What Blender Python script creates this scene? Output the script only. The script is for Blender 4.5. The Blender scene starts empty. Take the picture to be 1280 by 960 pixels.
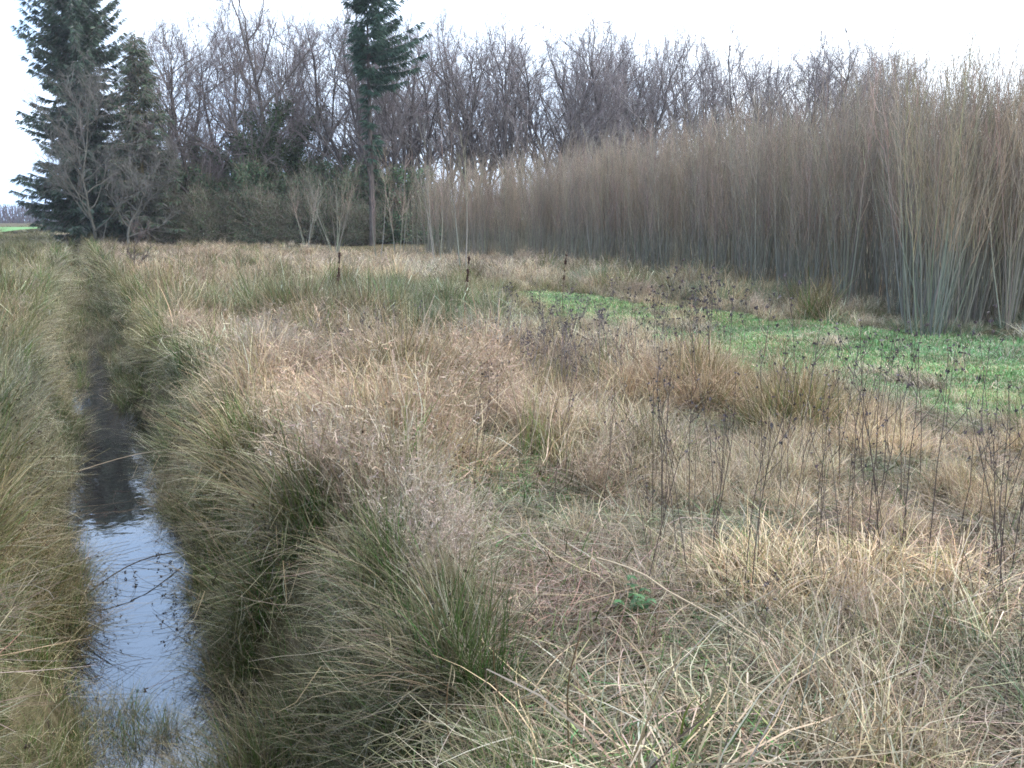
import bpy, math, random
import numpy as np
from mathutils import Vector

R = np.random.default_rng(7)
random.seed(7)
PI = math.pi
scene = bpy.context.scene
COL = scene.collection

# ------------------------------------------------------------------ camera
HC = 1.75
F = 1200.0
PITCH = math.radians(9.93)
cam_d = bpy.data.cameras.new("camera")
cam_d.sensor_width = 36
cam_d.lens = 36 * F / 1280
cam_d.clip_start = 0.05
cam_d.clip_end = 3000
cam = bpy.data.objects.new("camera", cam_d)
cam.location = (0, 0, HC)
cam.rotation_euler = (PI / 2 - PITCH, 0, 0)
COL.objects.link(cam)
scene.camera = cam


def at(px, py, z=0.0):
    """point of the place seen at a pixel of the 1280x960 photograph, on the level z"""
    xc = (px - 640) / F
    yc = -(py - 480) / F
    fwd = math.cos(PITCH) + yc * math.sin(PITCH)
    up = -math.sin(PITCH) + yc * math.cos(PITCH)
    t = (z - HC) / up
    return (xc * t, fwd * t)


def far(px, Y, z=6.0):
    """point of the ground at the distance Y whose plant shows, at the height z, in the photograph's column px"""
    return ((px - 640) / F * (Y * math.cos(PITCH) - (z - HC) * math.sin(PITCH)), Y)


# ------------------------------------------------------------------ noise and terrain
def hash2(ix, iy, seed):
    h = (ix.astype(np.int64) * 374761393 + iy.astype(np.int64) * 668265263 + seed * 1442695041) & 0xFFFFFFFF
    h = ((h ^ (h >> 13)) * 1274126177) & 0xFFFFFFFF
    h = h ^ (h >> 16)
    return (h & 0xFFFFFF) / float(0xFFFFFF)


def noise(x, y, scale, seed=0):
    x = np.asarray(x, float) / scale + 1000.37
    y = np.asarray(y, float) / scale + 1000.71
    ix = np.floor(x)
    iy = np.floor(y)
    fx = x - ix
    fy = y - iy
    fx = fx * fx * (3 - 2 * fx)
    fy = fy * fy * (3 - 2 * fy)
    a = hash2(ix, iy, seed)
    b = hash2(ix + 1, iy, seed)
    c = hash2(ix, iy + 1, seed)
    d = hash2(ix + 1, iy + 1, seed)
    return (a * (1 - fx) + b * fx) * (1 - fy) + (c * (1 - fx) + d * fx) * fy


def sstep(a, b, x):
    t = np.clip((np.asarray(x, float) - a) / (b - a), 0, 1)
    return t * t * (3 - 2 * t)


DK, DX = 0.457, 0.27
DN = math.sqrt(1 + DK * DK)
WATER_Z = -0.74


def ditch_s(x, y):
    s = (np.asarray(x) - DX + DK * np.asarray(y)) / DN
    y = np.asarray(y)
    return s + 0.05 * np.sin(y * 1.1) + .16 * (noise(y, y * 0, .9, 81) - .5) * np.clip((14 - y) / 6, 0, 1)


def ditch_edge(s, y):
    """how far the overhanging tufts stand back from the middle of the water, different on the two banks"""
    y = np.asarray(y)
    n = noise(y, np.where(np.asarray(s) > 0, 50.0, 0.0), .75, 82)
    e = .46 + .34 * (n - .5)
    e = e - .16 * np.exp(-((y - 3.9) / .7) ** 2) * (np.asarray(s) < 0) - .30 * np.exp(-((y - 3.6) / 1.15) ** 2)
    e = e - .07 * (np.asarray(s) < 0)
    return e - .20 * sstep(9.5, 13, y) - .16 * sstep(15, 22, y)


def ditch_u(x, y):
    return (-DK * (np.asarray(x) - DX) + np.asarray(y)) / DN


def ground_z(x, y):
    s = ditch_s(x, y)
    u = ditch_u(x, y)
    a = np.abs(s)
    cut = 1 - sstep(0.30, 0.86 + 0.12 * (noise(x, y, 0.9, 3) - .5), a)
    cut = cut * sstep(1.2, 2.4, u) * (1 - sstep(56, 64, u))
    lump = (noise(x, y, 1.3, 1) - .5) * 0.10 + (noise(x, y, 0.35, 2) - .5) * 0.05 + (noise(x, y, 14, 5) - .5) * 0.12
    tk = track_in(x, y)
    cut = cut * (1 - .45 * sstep(19, 30, u))
    return lump * (1 - 0.7 * tk) - 0.95 * cut + 0.05 * sstep(0.8, 1.1, a) * (1 - sstep(1.3, 2.2, a))


TRK = np.array([(12.0, 4.2, 3.3), (6.2, 10.0, 3.0), (4.0, 13.6, 2.3), (2.6, 16.7, 1.5), (1.0, 21.0, .9), (.5, 22.5, .3)])


def track_d(x, y):
    """distance to the track's middle line divided by its half width"""
    x = np.asarray(x, float)
    y = np.asarray(y, float)
    best = np.full(np.broadcast(x, y).shape, 1e9)
    for (x0, y0, w0), (x1, y1, w1) in zip(TRK[:-1], TRK[1:]):
        dx, dy = x1 - x0, y1 - y0
        t = np.clip(((x - x0) * dx + (y - y0) * dy) / (dx * dx + dy * dy), 0, 1)
        d = np.hypot(x - x0 - t * dx, y - y0 - t * dy) / (w0 + t * (w1 - w0))
        best = np.minimum(best, d)
    return best + 0.25 * (noise(x, y, 1.4, 11) - .5)


def track_in(x, y):
    return 1 - sstep(0.85, 1.15, track_d(x, y))


WIL = [(13.0, 12.2), (9.2, 13.6), (6.4, 14.6), (5.7, 21.0), (3.9, 28.3), (0.4, 38.5), (-5.5, 47.0)]


def willow_depth(x, y):
    """signed distance into the willow plot"""
    x = np.asarray(x, float)
    y = np.asarray(y, float)
    best = np.full(np.broadcast(x, y).shape, 1e9)
    sg = np.ones_like(best)
    for (x0, y0), (x1, y1) in zip(WIL[:-1], WIL[1:]):
        dx, dy = x1 - x0, y1 - y0
        t = np.clip(((x - x0) * dx + (y - y0) * dy) / (dx * dx + dy * dy), 0, 1)
        d = np.hypot(x - x0 - t * dx, y - y0 - t * dy)
        cr = dx * (y - y0) - dy * (x - x0)
        m = d < best
        best = np.where(m, d, best)
        sg = np.where(m, np.where(cr < 0, 1, -1), sg)
    return best * sg


def gz(x, y):
    return float(ground_z(np.array([x]), np.array([y]))[0])


# ------------------------------------------------------------------ materials
def mat(name):
    m = bpy.data.materials.new(name)
    m.use_nodes = True
    nt = m.node_tree
    nt.nodes.clear()
    return m, nt, nt.nodes, nt.links


def attr_mat(name, rough=0.6, spec=0.25, transl=0.2, inst=False, noise_amt=0.0, nscale=8):
    """vertex colour 'col' = the plant's own colour, times a tint per instance"""
    m, nt, N, L = mat(name)
    out = N.new("ShaderNodeOutputMaterial")
    a = N.new("ShaderNodeAttribute")
    a.attribute_name = "col"
    c = a.outputs["Color"]
    if inst:
        b = N.new("ShaderNodeAttribute")
        b.attribute_name = "tint"
        mx = N.new("ShaderNodeMix")
        mx.data_type = "RGBA"
        mx.blend_type = "MULTIPLY"
        mx.inputs[0].default_value = 1
        L.new(c, mx.inputs[6])
        L.new(b.outputs["Vector"], mx.inputs[7])
        c = mx.outputs[2]
    else:
        oi = N.new("ShaderNodeObjectInfo")
        hs = N.new("ShaderNodeHueSaturation")
        mr = N.new("ShaderNodeMapRange")
        mr.inputs[3].default_value = 0.8
        mr.inputs[4].default_value = 1.2
        L.new(oi.outputs["Random"], mr.inputs[0])
        L.new(mr.outputs[0], hs.inputs["Value"])
        L.new(c, hs.inputs["Color"])
        c = hs.outputs[0]
    if noise_amt:
        g = N.new("ShaderNodeTexCoord")
        nz = N.new("ShaderNodeTexNoise")
        nz.inputs["Scale"].default_value = nscale
        nz.inputs["Detail"].default_value = 4
        L.new(g.outputs["Object"], nz.inputs["Vector"])
        mr = N.new("ShaderNodeMapRange")
        mr.inputs[1].default_value = 0.3
        mr.inputs[2].default_value = 0.7
        mr.inputs[3].default_value = 1 - noise_amt
        mr.inputs[4].default_value = 1 + noise_amt
        L.new(nz.outputs[0], mr.inputs[0])
        mx = N.new("ShaderNodeMix")
        mx.data_type = "RGBA"
        mx.blend_type = "MULTIPLY"
        mx.inputs[0].default_value = 1
        L.new(c, mx.inputs[6])
        L.new(mr.outputs[0], mx.inputs[7])
        c = mx.outputs[2]
    p = N.new("ShaderNodeBsdfPrincipled")
    p.inputs["Roughness"].default_value = rough
    p.inputs["Specular IOR Level"].default_value = spec
    L.new(c, p.inputs["Base Color"])
    o = p.outputs[0]
    if transl:
        t = N.new("ShaderNodeBsdfTranslucent")
        L.new(c, t.inputs[0])
        ms = N.new("ShaderNodeMixShader")
        ms.inputs[0].default_value = transl
        L.new(o, ms.inputs[1])
        L.new(t.outputs[0], ms.inputs[2])
        o = ms.outputs[0]
    L.new(o, out.inputs[0])
    return m


M_GRASS = attr_mat("grass_blades", .55, .3, .12, inst=True)
M_PLANT = attr_mat("plant_blades", .55, .3, .2)
M_BARK = attr_mat("bark", .85, .1, 0, noise_amt=.3, nscale=3)
M_TWIG = attr_mat("twig_bark", .8, .15, 0)
M_TWIG_I = attr_mat("twig_bark_plot", .8, .15, 0, inst=True)
M_NEEDLE = attr_mat("needles", .6, .25, .1)


def ground_mat():
    m, nt, N, L = mat("ground_soil_and_thatch")
    out = N.new("ShaderNodeOutputMaterial")
    p = N.new("ShaderNodeBsdfPrincipled")
    p.inputs["Roughness"].default_value = .95
    p.inputs["Specular IOR Level"].default_value = .1
    tc = N.new("ShaderNodeTexCoord")
    n1 = N.new("ShaderNodeTexNoise")
    n1.inputs["Scale"].default_value = 6
    n1.inputs["Detail"].default_value = 8
    L.new(tc.outputs["Object"], n1.inputs["Vector"])
    cr = N.new("ShaderNodeValToRGB")
    e = cr.color_ramp.elements
    e[0].position = .32
    e[0].color = (.045, .035, .022, 1)
    e[1].position = .68
    e[1].color = (.15, .115, .07, 1)
    e2 = cr.color_ramp.elements.new(.5)
    e2.color = (.085, .075, .038, 1)
    L.new(n1.outputs[0], cr.inputs[0])
    a = N.new("ShaderNodeAttribute")
    a.attribute_name = "green"
    n2 = N.new("ShaderNodeTexNoise")
    n2.inputs["Scale"].default_value = 3
    n2.inputs["Detail"].default_value = 6
    L.new(tc.outputs["Object"], n2.inputs["Vector"])
    cg = N.new("ShaderNodeValToRGB")
    e = cg.color_ramp.elements
    e[0].position = .35
    e[0].color = (.05, .10, .03, 1)
    e[1].position = .7
    e[1].color = (.09, .2, .06, 1)
    L.new(n2.outputs[0], cg.inputs[0])
    mx = N.new("ShaderNodeMix")
    mx.data_type = "RGBA"
    L.new(a.outputs["Fac"], mx.inputs[0])
    L.new(cr.outputs[0], mx.inputs[6])
    L.new(cg.outputs[0], mx.inputs[7])
    L.new(mx.outputs[2], p.inputs["Base Color"])
    b = N.new("ShaderNodeBump")
    b.inputs["Strength"].default_value = .6
    b.inputs["Distance"].default_value = .03
    n3 = N.new("ShaderNodeTexNoise")
    n3.inputs["Scale"].default_value = 40
    n3.inputs["Detail"].default_value = 6
    L.new(tc.outputs["Object"], n3.inputs["Vector"])
    L.new(n3.outputs[0], b.inputs["Height"])
    L.new(b.outputs[0], p.inputs["Normal"])
    L.new(p.outputs[0], out.inputs[0])
    return m


def water_mat():
    m, nt, N, L = mat("ditch_water")
    out = N.new("ShaderNodeOutputMaterial")
    p = N.new("ShaderNodeBsdfPrincipled")
    p.inputs["Base Color"].default_value = (.018, .016, .016, 1)
    p.inputs["Roughness"].default_value = .03
    p.inputs["IOR"].default_value = 2.7
    tc = N.new("ShaderNodeTexCoord")
    n3 = N.new("ShaderNodeTexNoise")
    n3.inputs["Scale"].default_value = 7
    n3.inputs["Detail"].default_value = 2
    L.new(tc.outputs["Object"], n3.inputs["Vector"])
    b = N.new("ShaderNodeBump")
    b.inputs["Strength"].default_value = .10
    b.inputs["Distance"].default_value = .01
    L.new(n3.outputs[0], b.inputs["Height"])
    L.new(b.outputs[0], p.inputs["Normal"])
    L.new(p.outputs[0], out.inputs[0])
    return m


# ------------------------------------------------------------------ mesh building
class MB:
    def __init__(self):
        self.v, self.c, self.f4, self.f3, self.n = [], [], [], [], 0

    def add(self, v, c, f4=None, f3=None):
        v = np.asarray(v, np.float32).reshape(-1, 3)
        c = np.asarray(c, np.float32)
        c = np.broadcast_to(c, v.shape) if c.ndim == 1 else c.reshape(-1, 3)
        self.v.append(v)
        self.c.append(c)
        if f4 is not None:
            self.f4.append(np.asarray(f4, np.int64).reshape(-1, 4) + self.n)
        if f3 is not None:
            self.f3.append(np.asarray(f3, np.int64).reshape(-1, 3) + self.n)
        self.n += len(v)

    def tubes(self, P, rad, col, k=4):
        """P (N,m,3) paths, rad (N,m), col (N,m,3)"""
        P = np.asarray(P, float)
        N, m, _ = P.shape
        rad = np.broadcast_to(np.asarray(rad, float), (N, m))
        col = np.broadcast_to(np.asarray(col, float), (N, m, 3))
        T = np.gradient(P, axis=1) if m > 2 else np.repeat(P[:, 1:] - P[:, :1], 2, axis=1)
        T = T / np.maximum(np.linalg.norm(T, axis=2, keepdims=True), 1e-9)
        mean = T.mean(axis=1)
        ref = np.where(np.abs(mean[:, 2:3]) > .8, np.array([[1., 0, 0]]), np.array([[0, 0, 1.]]))
        A = np.cross(T, ref[:, None, :])
        A /= np.maximum(np.linalg.norm(A, axis=2, keepdims=True), 1e-9)
        B = np.cross(T, A)
        an = np.arange(k) / k * 2 * PI
        ring = P[:, :, None, :] + rad[:, :, None, None] * (np.cos(an)[None, None, :, None] * A[:, :, None, :] + np.sin(an)[None, None, :, None] * B[:, :, None, :])
        idx = np.arange(N * m * k).reshape(N, m, k)
        a = idx[:, :-1, :]
        b = idx[:, 1:, :]
        f = np.stack([a, np.roll(a, -1, 2), np.roll(b, -1, 2), b], -1)
        self.add(ring, np.repeat(col[:, :, None, :], k, 2), f)

    def ribbons(self, P, w, side, col):
        """P (N,m,3), w (N,m) half widths, side (N,3) or (N,m,3)"""
        N, m, _ = P.shape
        if side.ndim == 2:
            side = np.repeat(side[:, None, :], m, 1)
        w = np.broadcast_to(np.asarray(w, float), (N, m))
        col = np.broadcast_to(np.asarray(col, float), (N, m, 3))
        V = np.stack([P - w[..., None] * side, P + w[..., None] * side], 2)
        idx = np.arange(N * m * 2).reshape(N, m, 2)
        f = np.stack([idx[:, :-1, 0], idx[:, :-1, 1], idx[:, 1:, 1], idx[:, 1:, 0]], -1)
        self.add(V, np.repeat(col[:, :, None, :], 2, 2), f)

    def quads(self, C, size, col, r=None, elong=1.6, up=0.0):
        """small leaf faces at the points C"""
        r = r or R
        n = len(C)
        d = r.normal(size=(n, 3))
        d[:, 2] += up
        d /= np.linalg.norm(d, axis=1, keepdims=True)
        e = np.cross(d, r.normal(size=(n, 3)))
        e /= np.maximum(np.linalg.norm(e, axis=1, keepdims=True), 1e-9)
        s = np.broadcast_to(np.asarray(size, float), (n,))[:, None]
        d = d * s * elong
        e = e * s
        V = np.stack([C - d, C + e * .8, C + d, C - e * .8], 1)
        self.add(V, np.repeat(np.broadcast_to(np.asarray(col, float), (n, 3))[:, None, :], 4, 1), np.arange(n * 4).reshape(n, 4))

    def mesh(self, name, m, smooth=False):
        me = bpy.data.meshes.new(name)
        V = np.concatenate(self.v)
        C = np.concatenate(self.c)
        f4 = np.concatenate(self.f4) if self.f4 else np.zeros((0, 4), np.int64)
        f3 = np.concatenate(self.f3) if self.f3 else np.zeros((0, 3), np.int64)
        me.vertices.add(len(V))
        me.vertices.foreach_set("co", V.astype(np.float32).ravel())
        nl = f4.size + f3.size
        me.loops.add(nl)
        me.loops.foreach_set("vertex_index", np.concatenate([f4.ravel(), f3.ravel()]).astype(np.int32))
        nf = len(f4) + len(f3)
        me.polygons.add(nf)
        st = np.concatenate([np.arange(len(f4)) * 4, f4.size + np.arange(len(f3)) * 3]).astype(np.int32)
        me.polygons.foreach_set("loop_start", st)
        if smooth:
            me.polygons.foreach_set("use_smooth", np.ones(nf, bool))
        at_ = me.attributes.new("col", "FLOAT_COLOR", "POINT")
        at_.data.foreach_set("color", np.concatenate([C, np.ones((len(C), 1), np.float32)], 1).astype(np.float32).ravel())
        me.update(calc_edges=True)
        me.materials.append(m)
        return me


def obj(name, me, parent=None, loc=(0, 0, 0), rz=0.0, sc=1.0, link=True):
    o = bpy.data.objects.new(name, me)
    o.location = loc
    o.rotation_euler = (0, 0, rz)
    o.scale = (sc, sc, sc) if not isinstance(sc, tuple) else sc
    if parent:
        o.parent = parent
    if link:
        COL.objects.link(o)
    return o


def tag(o, label=None, cat=None, group=None, kind=None):
    if label:
        o["label"] = label
    if cat:
        o["category"] = cat
    if group:
        o["group"] = group
    if kind:
        o["kind"] = kind
    return o


def copy_tree(o, loc, rz, sc=1.0, label=None, group=None):
    c = o.copy()
    COL.objects.link(c)
    c.location = loc
    c.rotation_euler = (0, 0, rz)
    c.scale = (sc, sc, sc) if not isinstance(sc, tuple) else sc
    if label:
        c["label"] = label
    if group:
        c["group"] = group
    for ch in list(o.children):
        d = ch.copy()
        COL.objects.link(d)
        d.parent = c
        for g in list(ch.children):
            e = g.copy()
            COL.objects.link(e)
            e.parent = d
    return c


def pal(colors, n, r, jitter=.2):
    c = np.array(colors)[r.integers(0, len(colors), n)]
    return c * (1 + r.normal(0, jitter, (n, 1))) * (1 + r.normal(0, jitter * .3, (n, 3)))


# ------------------------------------------------------------------ grass blades
def blade_paths(r, n, L, a0, bend, az, base, p=1.5, seg=5, kink=0.0, drift=.5, zmin=.012):
    tm = (np.arange(seg) + .5) / seg
    A = a0[:, None] + bend[:, None] * tm[None] ** p
    kt = np.where(r.random(n) < kink, r.uniform(.25, .85, n), 2)
    ka = r.uniform(.6, 1.9, n)
    A = A + (tm[None] > kt[:, None]) * ka[:, None]
    AZ = az[:, None] + (r.normal(0, drift, n))[:, None] * tm[None] + (tm[None] > kt[:, None]) * r.normal(0, .8, n)[:, None]
    d = np.stack([np.sin(A) * np.cos(AZ), np.sin(A) * np.sin(AZ), np.cos(A)], -1) * (L / seg)[:, None, None]
    P = np.concatenate([base[:, None, :], base[:, None, :] + np.cumsum(d, 1)], 1)
    floor = (zmin + r.random(n) * .05)[:, None]
    P[:, 1:, 2] = np.maximum(P[:, 1:, 2], floor)
    perp = np.stack([-np.sin(az), np.cos(az), np.zeros(n)], -1)
    nrm = np.stack([np.cos(az), np.sin(az), np.zeros(n)], -1)
    ro = r.uniform(-1.1, 1.1, n)[:, None]
    side = perp * np.cos(ro) + nrm * np.sin(ro)
    return P, side


def clump(kind, seed, w=1.0, dens=1.0):
    """one tuft of a kind of grass, base at the origin; its lean is along +X"""
    r = np.random.default_rng(seed)
    mb = MB()

    def put(n, L, a0, bend, az, rb, wid, cols, p=1.5, seg=5, kink=0., tipcol=None, rootcol=None, z0=0., drift=.5):
        n = max(3, int(n * dens))
        L = r.uniform(L[0], L[1], n) * (0.75 + .25 * r.random(n))
        a0_ = np.abs(r.normal(a0[0], a0[1], n))
        be = r.uniform(bend[0], bend[1], n)
        if az is None:
            azs = r.uniform(0, 2 * PI, n)
        else:
            azs = r.normal(az[0], az[1], n)
        rr = rb * np.sqrt(r.random(n))
        th = r.uniform(0, 2 * PI, n)
        base = np.stack([rr * np.cos(th), rr * np.sin(th), np.full(n, -.03) + z0 * r.random(n)], -1)
        P, side = blade_paths(r, n, L, a0_, be, azs, base, p, seg, kink, drift)
        t = np.linspace(0, 1, seg + 1)[None]
        ww = wid * w * (.7 + .6 * r.random(n))[:, None] * (1 - .75 * t ** 2.2) * .5
        c = pal(cols, n, r)[:, None, :] * np.ones((1, seg + 1, 1))
        if rootcol is not None:
            k = np.clip(1 - t * (1.4 + .8 * r.random(n))[:, None], 0, 1)[..., None] * (r.random(n) < rootcol[1])[:, None, None]
            c = c * (1 - k) + k * pal([rootcol[0]], n, r)[:, None, :]
        if tipcol is not None:
            k = np.clip((t - .45) / .5, 0, 1)[..., None] * r.random(n)[:, None, None]
            c = c * (1 - k) + k * np.array(tipcol)
        c = c * np.array([1.04, 1.0, .92])
        mb.ribbons(P, ww, side, np.clip(c, .004, .8))
        return P

    STRAW = [(.50, .405, .285), (.38, .30, .20), (.68, .58, .45), (.20, .15, .10), (.45, .395, .31), (.60, .49, .35)]
    FINE = [(.37, .295, .225), (.45, .37, .285), (.31, .245, .185), (.50, .42, .33)]
    GREEN = [(.10, .17, .035), (.14, .2, .05), (.09, .2, .06), (.2, .22, .08)]
    if kind in ("straw", "tumble"):
        put(18, (.12, .38), (.55, .4), (.3, 1.5), None, .16, .0055, [(.085, .06, .035), (.13, .095, .055), (.09, .09, .04)])
    if kind == "straw":
        put(36, (.35, .82), (.2, .2), (.1, 1.6), None, .12, .0050, STRAW, kink=.42, drift=.9, rootcol=((.17, .17, .06), .35))
        put(18, (.2, .55), (.6, .35), (.8, 2.0), None, .15, .005, STRAW, kink=.35, drift=1.0)
        put(6, (.15, .4), (.3, .2), (.4, 1.2), None, .1, .006, GREEN)
    elif kind == "fine":
        az = r.uniform(0, .01)
        put(50, (.4, .78), (.18, .16), (.4, 1.5), (az, 1.1), .12, .003, FINE, p=2.2, seg=6, kink=.12)
        put(12, (.25, .5), (.5, .25), (.6, 1.5), None, .13, .003, STRAW + FINE, kink=.2)
        # feathery heads near the blade ends
        P = put(12, (.55, .85), (.16, .12), (.5, 1.3), (az, 1.0), .1, .002, FINE, p=2.4, seg=6)
        n = len(P)
        m = 9
        b = P[:, 3:6].reshape(-1, 3)
        b = np.repeat(b, m, 0) + r.normal(0, .012, (len(b) * m, 3))
        k = len(b)
        d = r.normal(size=(k, 3)) * .5
        d[:, 2] -= .1
        d /= np.linalg.norm(d, axis=1, keepdims=True)
        Q = np.stack([b, b + d * r.uniform(.015, .045, k)[:, None]], 1)
        mb.ribbons(Q, np.array([[.0012 * w, .0006 * w]]), np.cross(d, r.normal(size=(k, 3))), pal([(.46, .36, .27), (.4, .3, .22)], k, r)[:, None, :])
    elif kind in ("rush", "rushlean"):
        az = None if kind == "rush" else (0, 1.35)
        a0 = (.3, .2) if kind == "rush" else (.66, .34)
        be = (.0, .55) if kind == "rush" else (.2, 1.05)
        z = [(.17, .165, .075), (.22, .185, .1), (.13, .15, .055), (.29, .235, .15)]
        P = put(30, (.5, 1.0), a0, be, az, .12, .0052, z, seg=5, kink=.08, rootcol=((.06, .125, .022), .85), tipcol=(.36, .27, .18), drift=.2)
        put(20, (.4, .95), (a0[0] + .1, .35), (be[0] + .2, be[1] + .3), az, .13, .005, STRAW + [(.26, .18, .11)] * 3, kink=.3)
        put(14, (.3, .75), (.3, .2), (.1, .6), None, .12, .005, [(.06, .17, .026), (.09, .19, .036), (.11, .16, .04)])
        # brown flower clusters part-way up the stems
        sel = r.random(len(P)) < .28
        b = P[sel][:, 4] * .6 + P[sel][:, 3] * .4
        q = np.repeat(b, 5, 0) + r.normal(0, .006, (len(b) * 5, 3))
        mb.quads(q, .0055 * max(1, w * .6), pal([(.06, .035, .02), (.1, .06, .035)], len(q), r), r, 1.3)
    elif kind == "tumble":
        a = r.uniform(-.4, .4)
        put(24, (.2, .48), (.75, .35), (.5, 1.3), (a, 1.0), .15, .005, STRAW, kink=.25, z0=.1, drift=.8)
        put(16, (.2, .5), (.5, .3), (.8, 1.7), (a, 1.6), .15, .0048, STRAW, kink=.3, z0=.05)
        put(7, (.2, .5), (.8, .4), (.3, 1.2), None, .17, .006, GREEN + [(.24, .23, .12)], z0=.04)
    elif kind == "flat":
        put(26, (.25, .6), (1.4, .1), (0, .25), None, .2, .0048, STRAW + [(.2, .15, .09), (.26, .2, .13)] * 2, kink=.15, z0=.06, drift=1.0)
        put(6, (.1, .3), (.9, .4), (.2, 1.0), None, .2, .006, GREEN, z0=.02)
    elif kind == "turf":
        G = [(.14, .31, .10), (.17, .36, .135), (.12, .23, .075), (.21, .38, .165), (.26, .28, .13)]
        put(60, (.05, .15), (.5, .35), (.2, 1.0), None, .17, .006, G, seg=3)
        put(18, (.05, .18), (.8, .4), (.3, 1.0), None, .17, .006, STRAW + [(.3, .17, .09)], seg=3)
    elif kind == "bluegreen":
        G = [(.07, .14, .075), (.10, .18, .10), (.07, .13, .055), (.16, .22, .13)]
        put(34, (.35, .7), (.25, .2), (.3, 1.3), (0, 1.2), .12, .005, G, p=1.7, tipcol=(.28, .26, .17))
        put(12, (.3, .75), (.25, .2), (.2, 1.0), None, .13, .0045, STRAW, kink=.25)
    return mb.mesh("tuft_" + kind, M_GRASS)


KINDS = ["straw", "fine", "rush", "rushlean", "tumble", "flat", "turf", "bluegreen"]


def tuft_collection(name, kind, seeds, w, dens):
    c = bpy.data.collections.new(name)
    for i in seeds:
        o = bpy.data.objects.new("tuft_" + kind, clump(kind, i * 31 + KINDS.index(kind) * 1000, w, dens))
        c.objects.link(o)
    return c


def scatter(name, coll, nvar, X, Y, Z, rz, sc, tint, tilt=None):
    """one object of uncountable tufts: a point per tuft, the tufts put on by a node tree"""
    n = len(X)
    me = bpy.data.meshes.new(name)
    me.vertices.add(n)
    me.vertices.foreach_set("co", np.stack([X, Y, Z], -1).astype(np.float32).ravel())
    rot = np.zeros((n, 3))
    if tilt is not None:
        rot[:, 0:2] = tilt
    rot[:, 2] = rz
    a = me.attributes.new("rot", "FLOAT_VECTOR", "POINT")
    a.data.foreach_set("vector", rot.astype(np.float32).ravel())
    a = me.attributes.new("scl", "FLOAT_VECTOR", "POINT")
    a.data.foreach_set("vector", np.asarray(sc, np.float32).reshape(n, 3).ravel())
    a = me.attributes.new("tint", "FLOAT_VECTOR", "POINT")
    a.data.foreach_set("vector", np.asarray(tint, np.float32).ravel())
    a = me.attributes.new("idx", "INT", "POINT")
    a.data.foreach_set("value", R.integers(0, nvar, n).astype(np.int32))
    me.update()
    o = obj(name, me)
    g = bpy.data.node_groups.new(name, "GeometryNodeTree")
    g.interface.new_socket("Geometry", in_out="INPUT", socket_type="NodeSocketGeometry")
    g.interface.new_socket("Geometry", in_out="OUTPUT", socket_type="NodeSocketGeometry")
    N, L = g.nodes, g.links
    gi = N.new("NodeGroupInput")
    go = N.new("NodeGroupOutput")
    ci = N.new("GeometryNodeCollectionInfo")
    ci.inputs["Collection"].default_value = coll
    ci.inputs["Separate Children"].default_value = True
    ci.inputs["Reset Children"].default_value = True
    ip = N.new("GeometryNodeInstanceOnPoints")

    def named(t, nm):
        q = N.new("GeometryNodeInputNamedAttribute")
        q.data_type = t
        q.inputs["Name"].default_value = nm
        return q.outputs["Attribute"]

    er = N.new("FunctionNodeEulerToRotation")
    L.new(named("FLOAT_VECTOR", "rot"), er.inputs[0])
    L.new(gi.outputs[0], ip.inputs["Points"])
    L.new(ci.outputs[0], ip.inputs["Instance"])
    ip.inputs["Pick Instance"].default_value = True
    L.new(named("INT", "idx"), ip.inputs["Instance Index"])
    L.new(er.outputs[0], ip.inputs["Rotation"])
    L.new(named("FLOAT_VECTOR", "scl"), ip.inputs["Scale"])
    rl = N.new("GeometryNodeRealizeInstances")
    L.new(ip.outputs[0], rl.inputs[0])
    L.new(rl.outputs[0], go.inputs[0])
    md = o.modifiers.new("tufts", "NODES")
    md.node_group = g
    tag(o, kind="stuff")
    return o


# ------------------------------------------------------------------ setting: ground, water, field
def ground():
    ex = lambda a, b, n, g: a + (b - a) * (np.linspace(0, 1, n) ** g)
    u = np.concatenate([[-20, -5], np.arange(0, 14, .16), ex(14, 70, 150, 1.3)[0:], [75, 85, 100, 130, 180, 260, 400]])
    s1 = np.concatenate([np.arange(0, 1.4, .06), ex(1.4, 16, 75, 1.4), ex(17, 60, 40, 1.4), [70, 90, 140, 300, 400]])
    s = np.concatenate([-s1[::-1], s1[1:]])
    U, S = np.meshgrid(u, s, indexing="ij")
    X = DX + (-DK * U + S) / DN
    Y = (U + DK * S) / DN
    Z = ground_z(X, Y)
    nu, ns = U.shape
    idx = np.arange(nu * ns).reshape(nu, ns)
    f = np.stack([idx[:-1, :-1], idx[1:, :-1], idx[1:, 1:], idx[:-1, 1:]], -1).reshape(-1, 4)[:, ::-1]
    mb = MB()
    mb.add(np.stack([X, Y, Z], -1), np.array([.1, .1, .1]), f)
    me = mb.mesh("ground", ground_mat(), True)
    g = track_in(X, Y)
    a = me.attributes.new("green", "FLOAT", "POINT")
    a.data.foreach_set("value", g.astype(np.float32).ravel())
    tag(obj("ground", me), kind="structure")
    # water in the ditch
    mb = MB()
    uu = np.linspace(1.6, 60, 60)
    P = []
    for q in uu:
        for w in (-.95, .95):
            P.append((DX + (-DK * q + w) / DN, (q + DK * w) / DN, WATER_Z))
    n = len(uu)
    f = [(2 * i, 2 * i + 1, 2 * i + 3, 2 * i + 2) for i in range(n - 1)]
    mb.add(np.array(P), np.array([.1, .1, .1]), np.array(f))
    tag(obj("water", mb.mesh("water", water_mat())), kind="structure")


ground()

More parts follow.
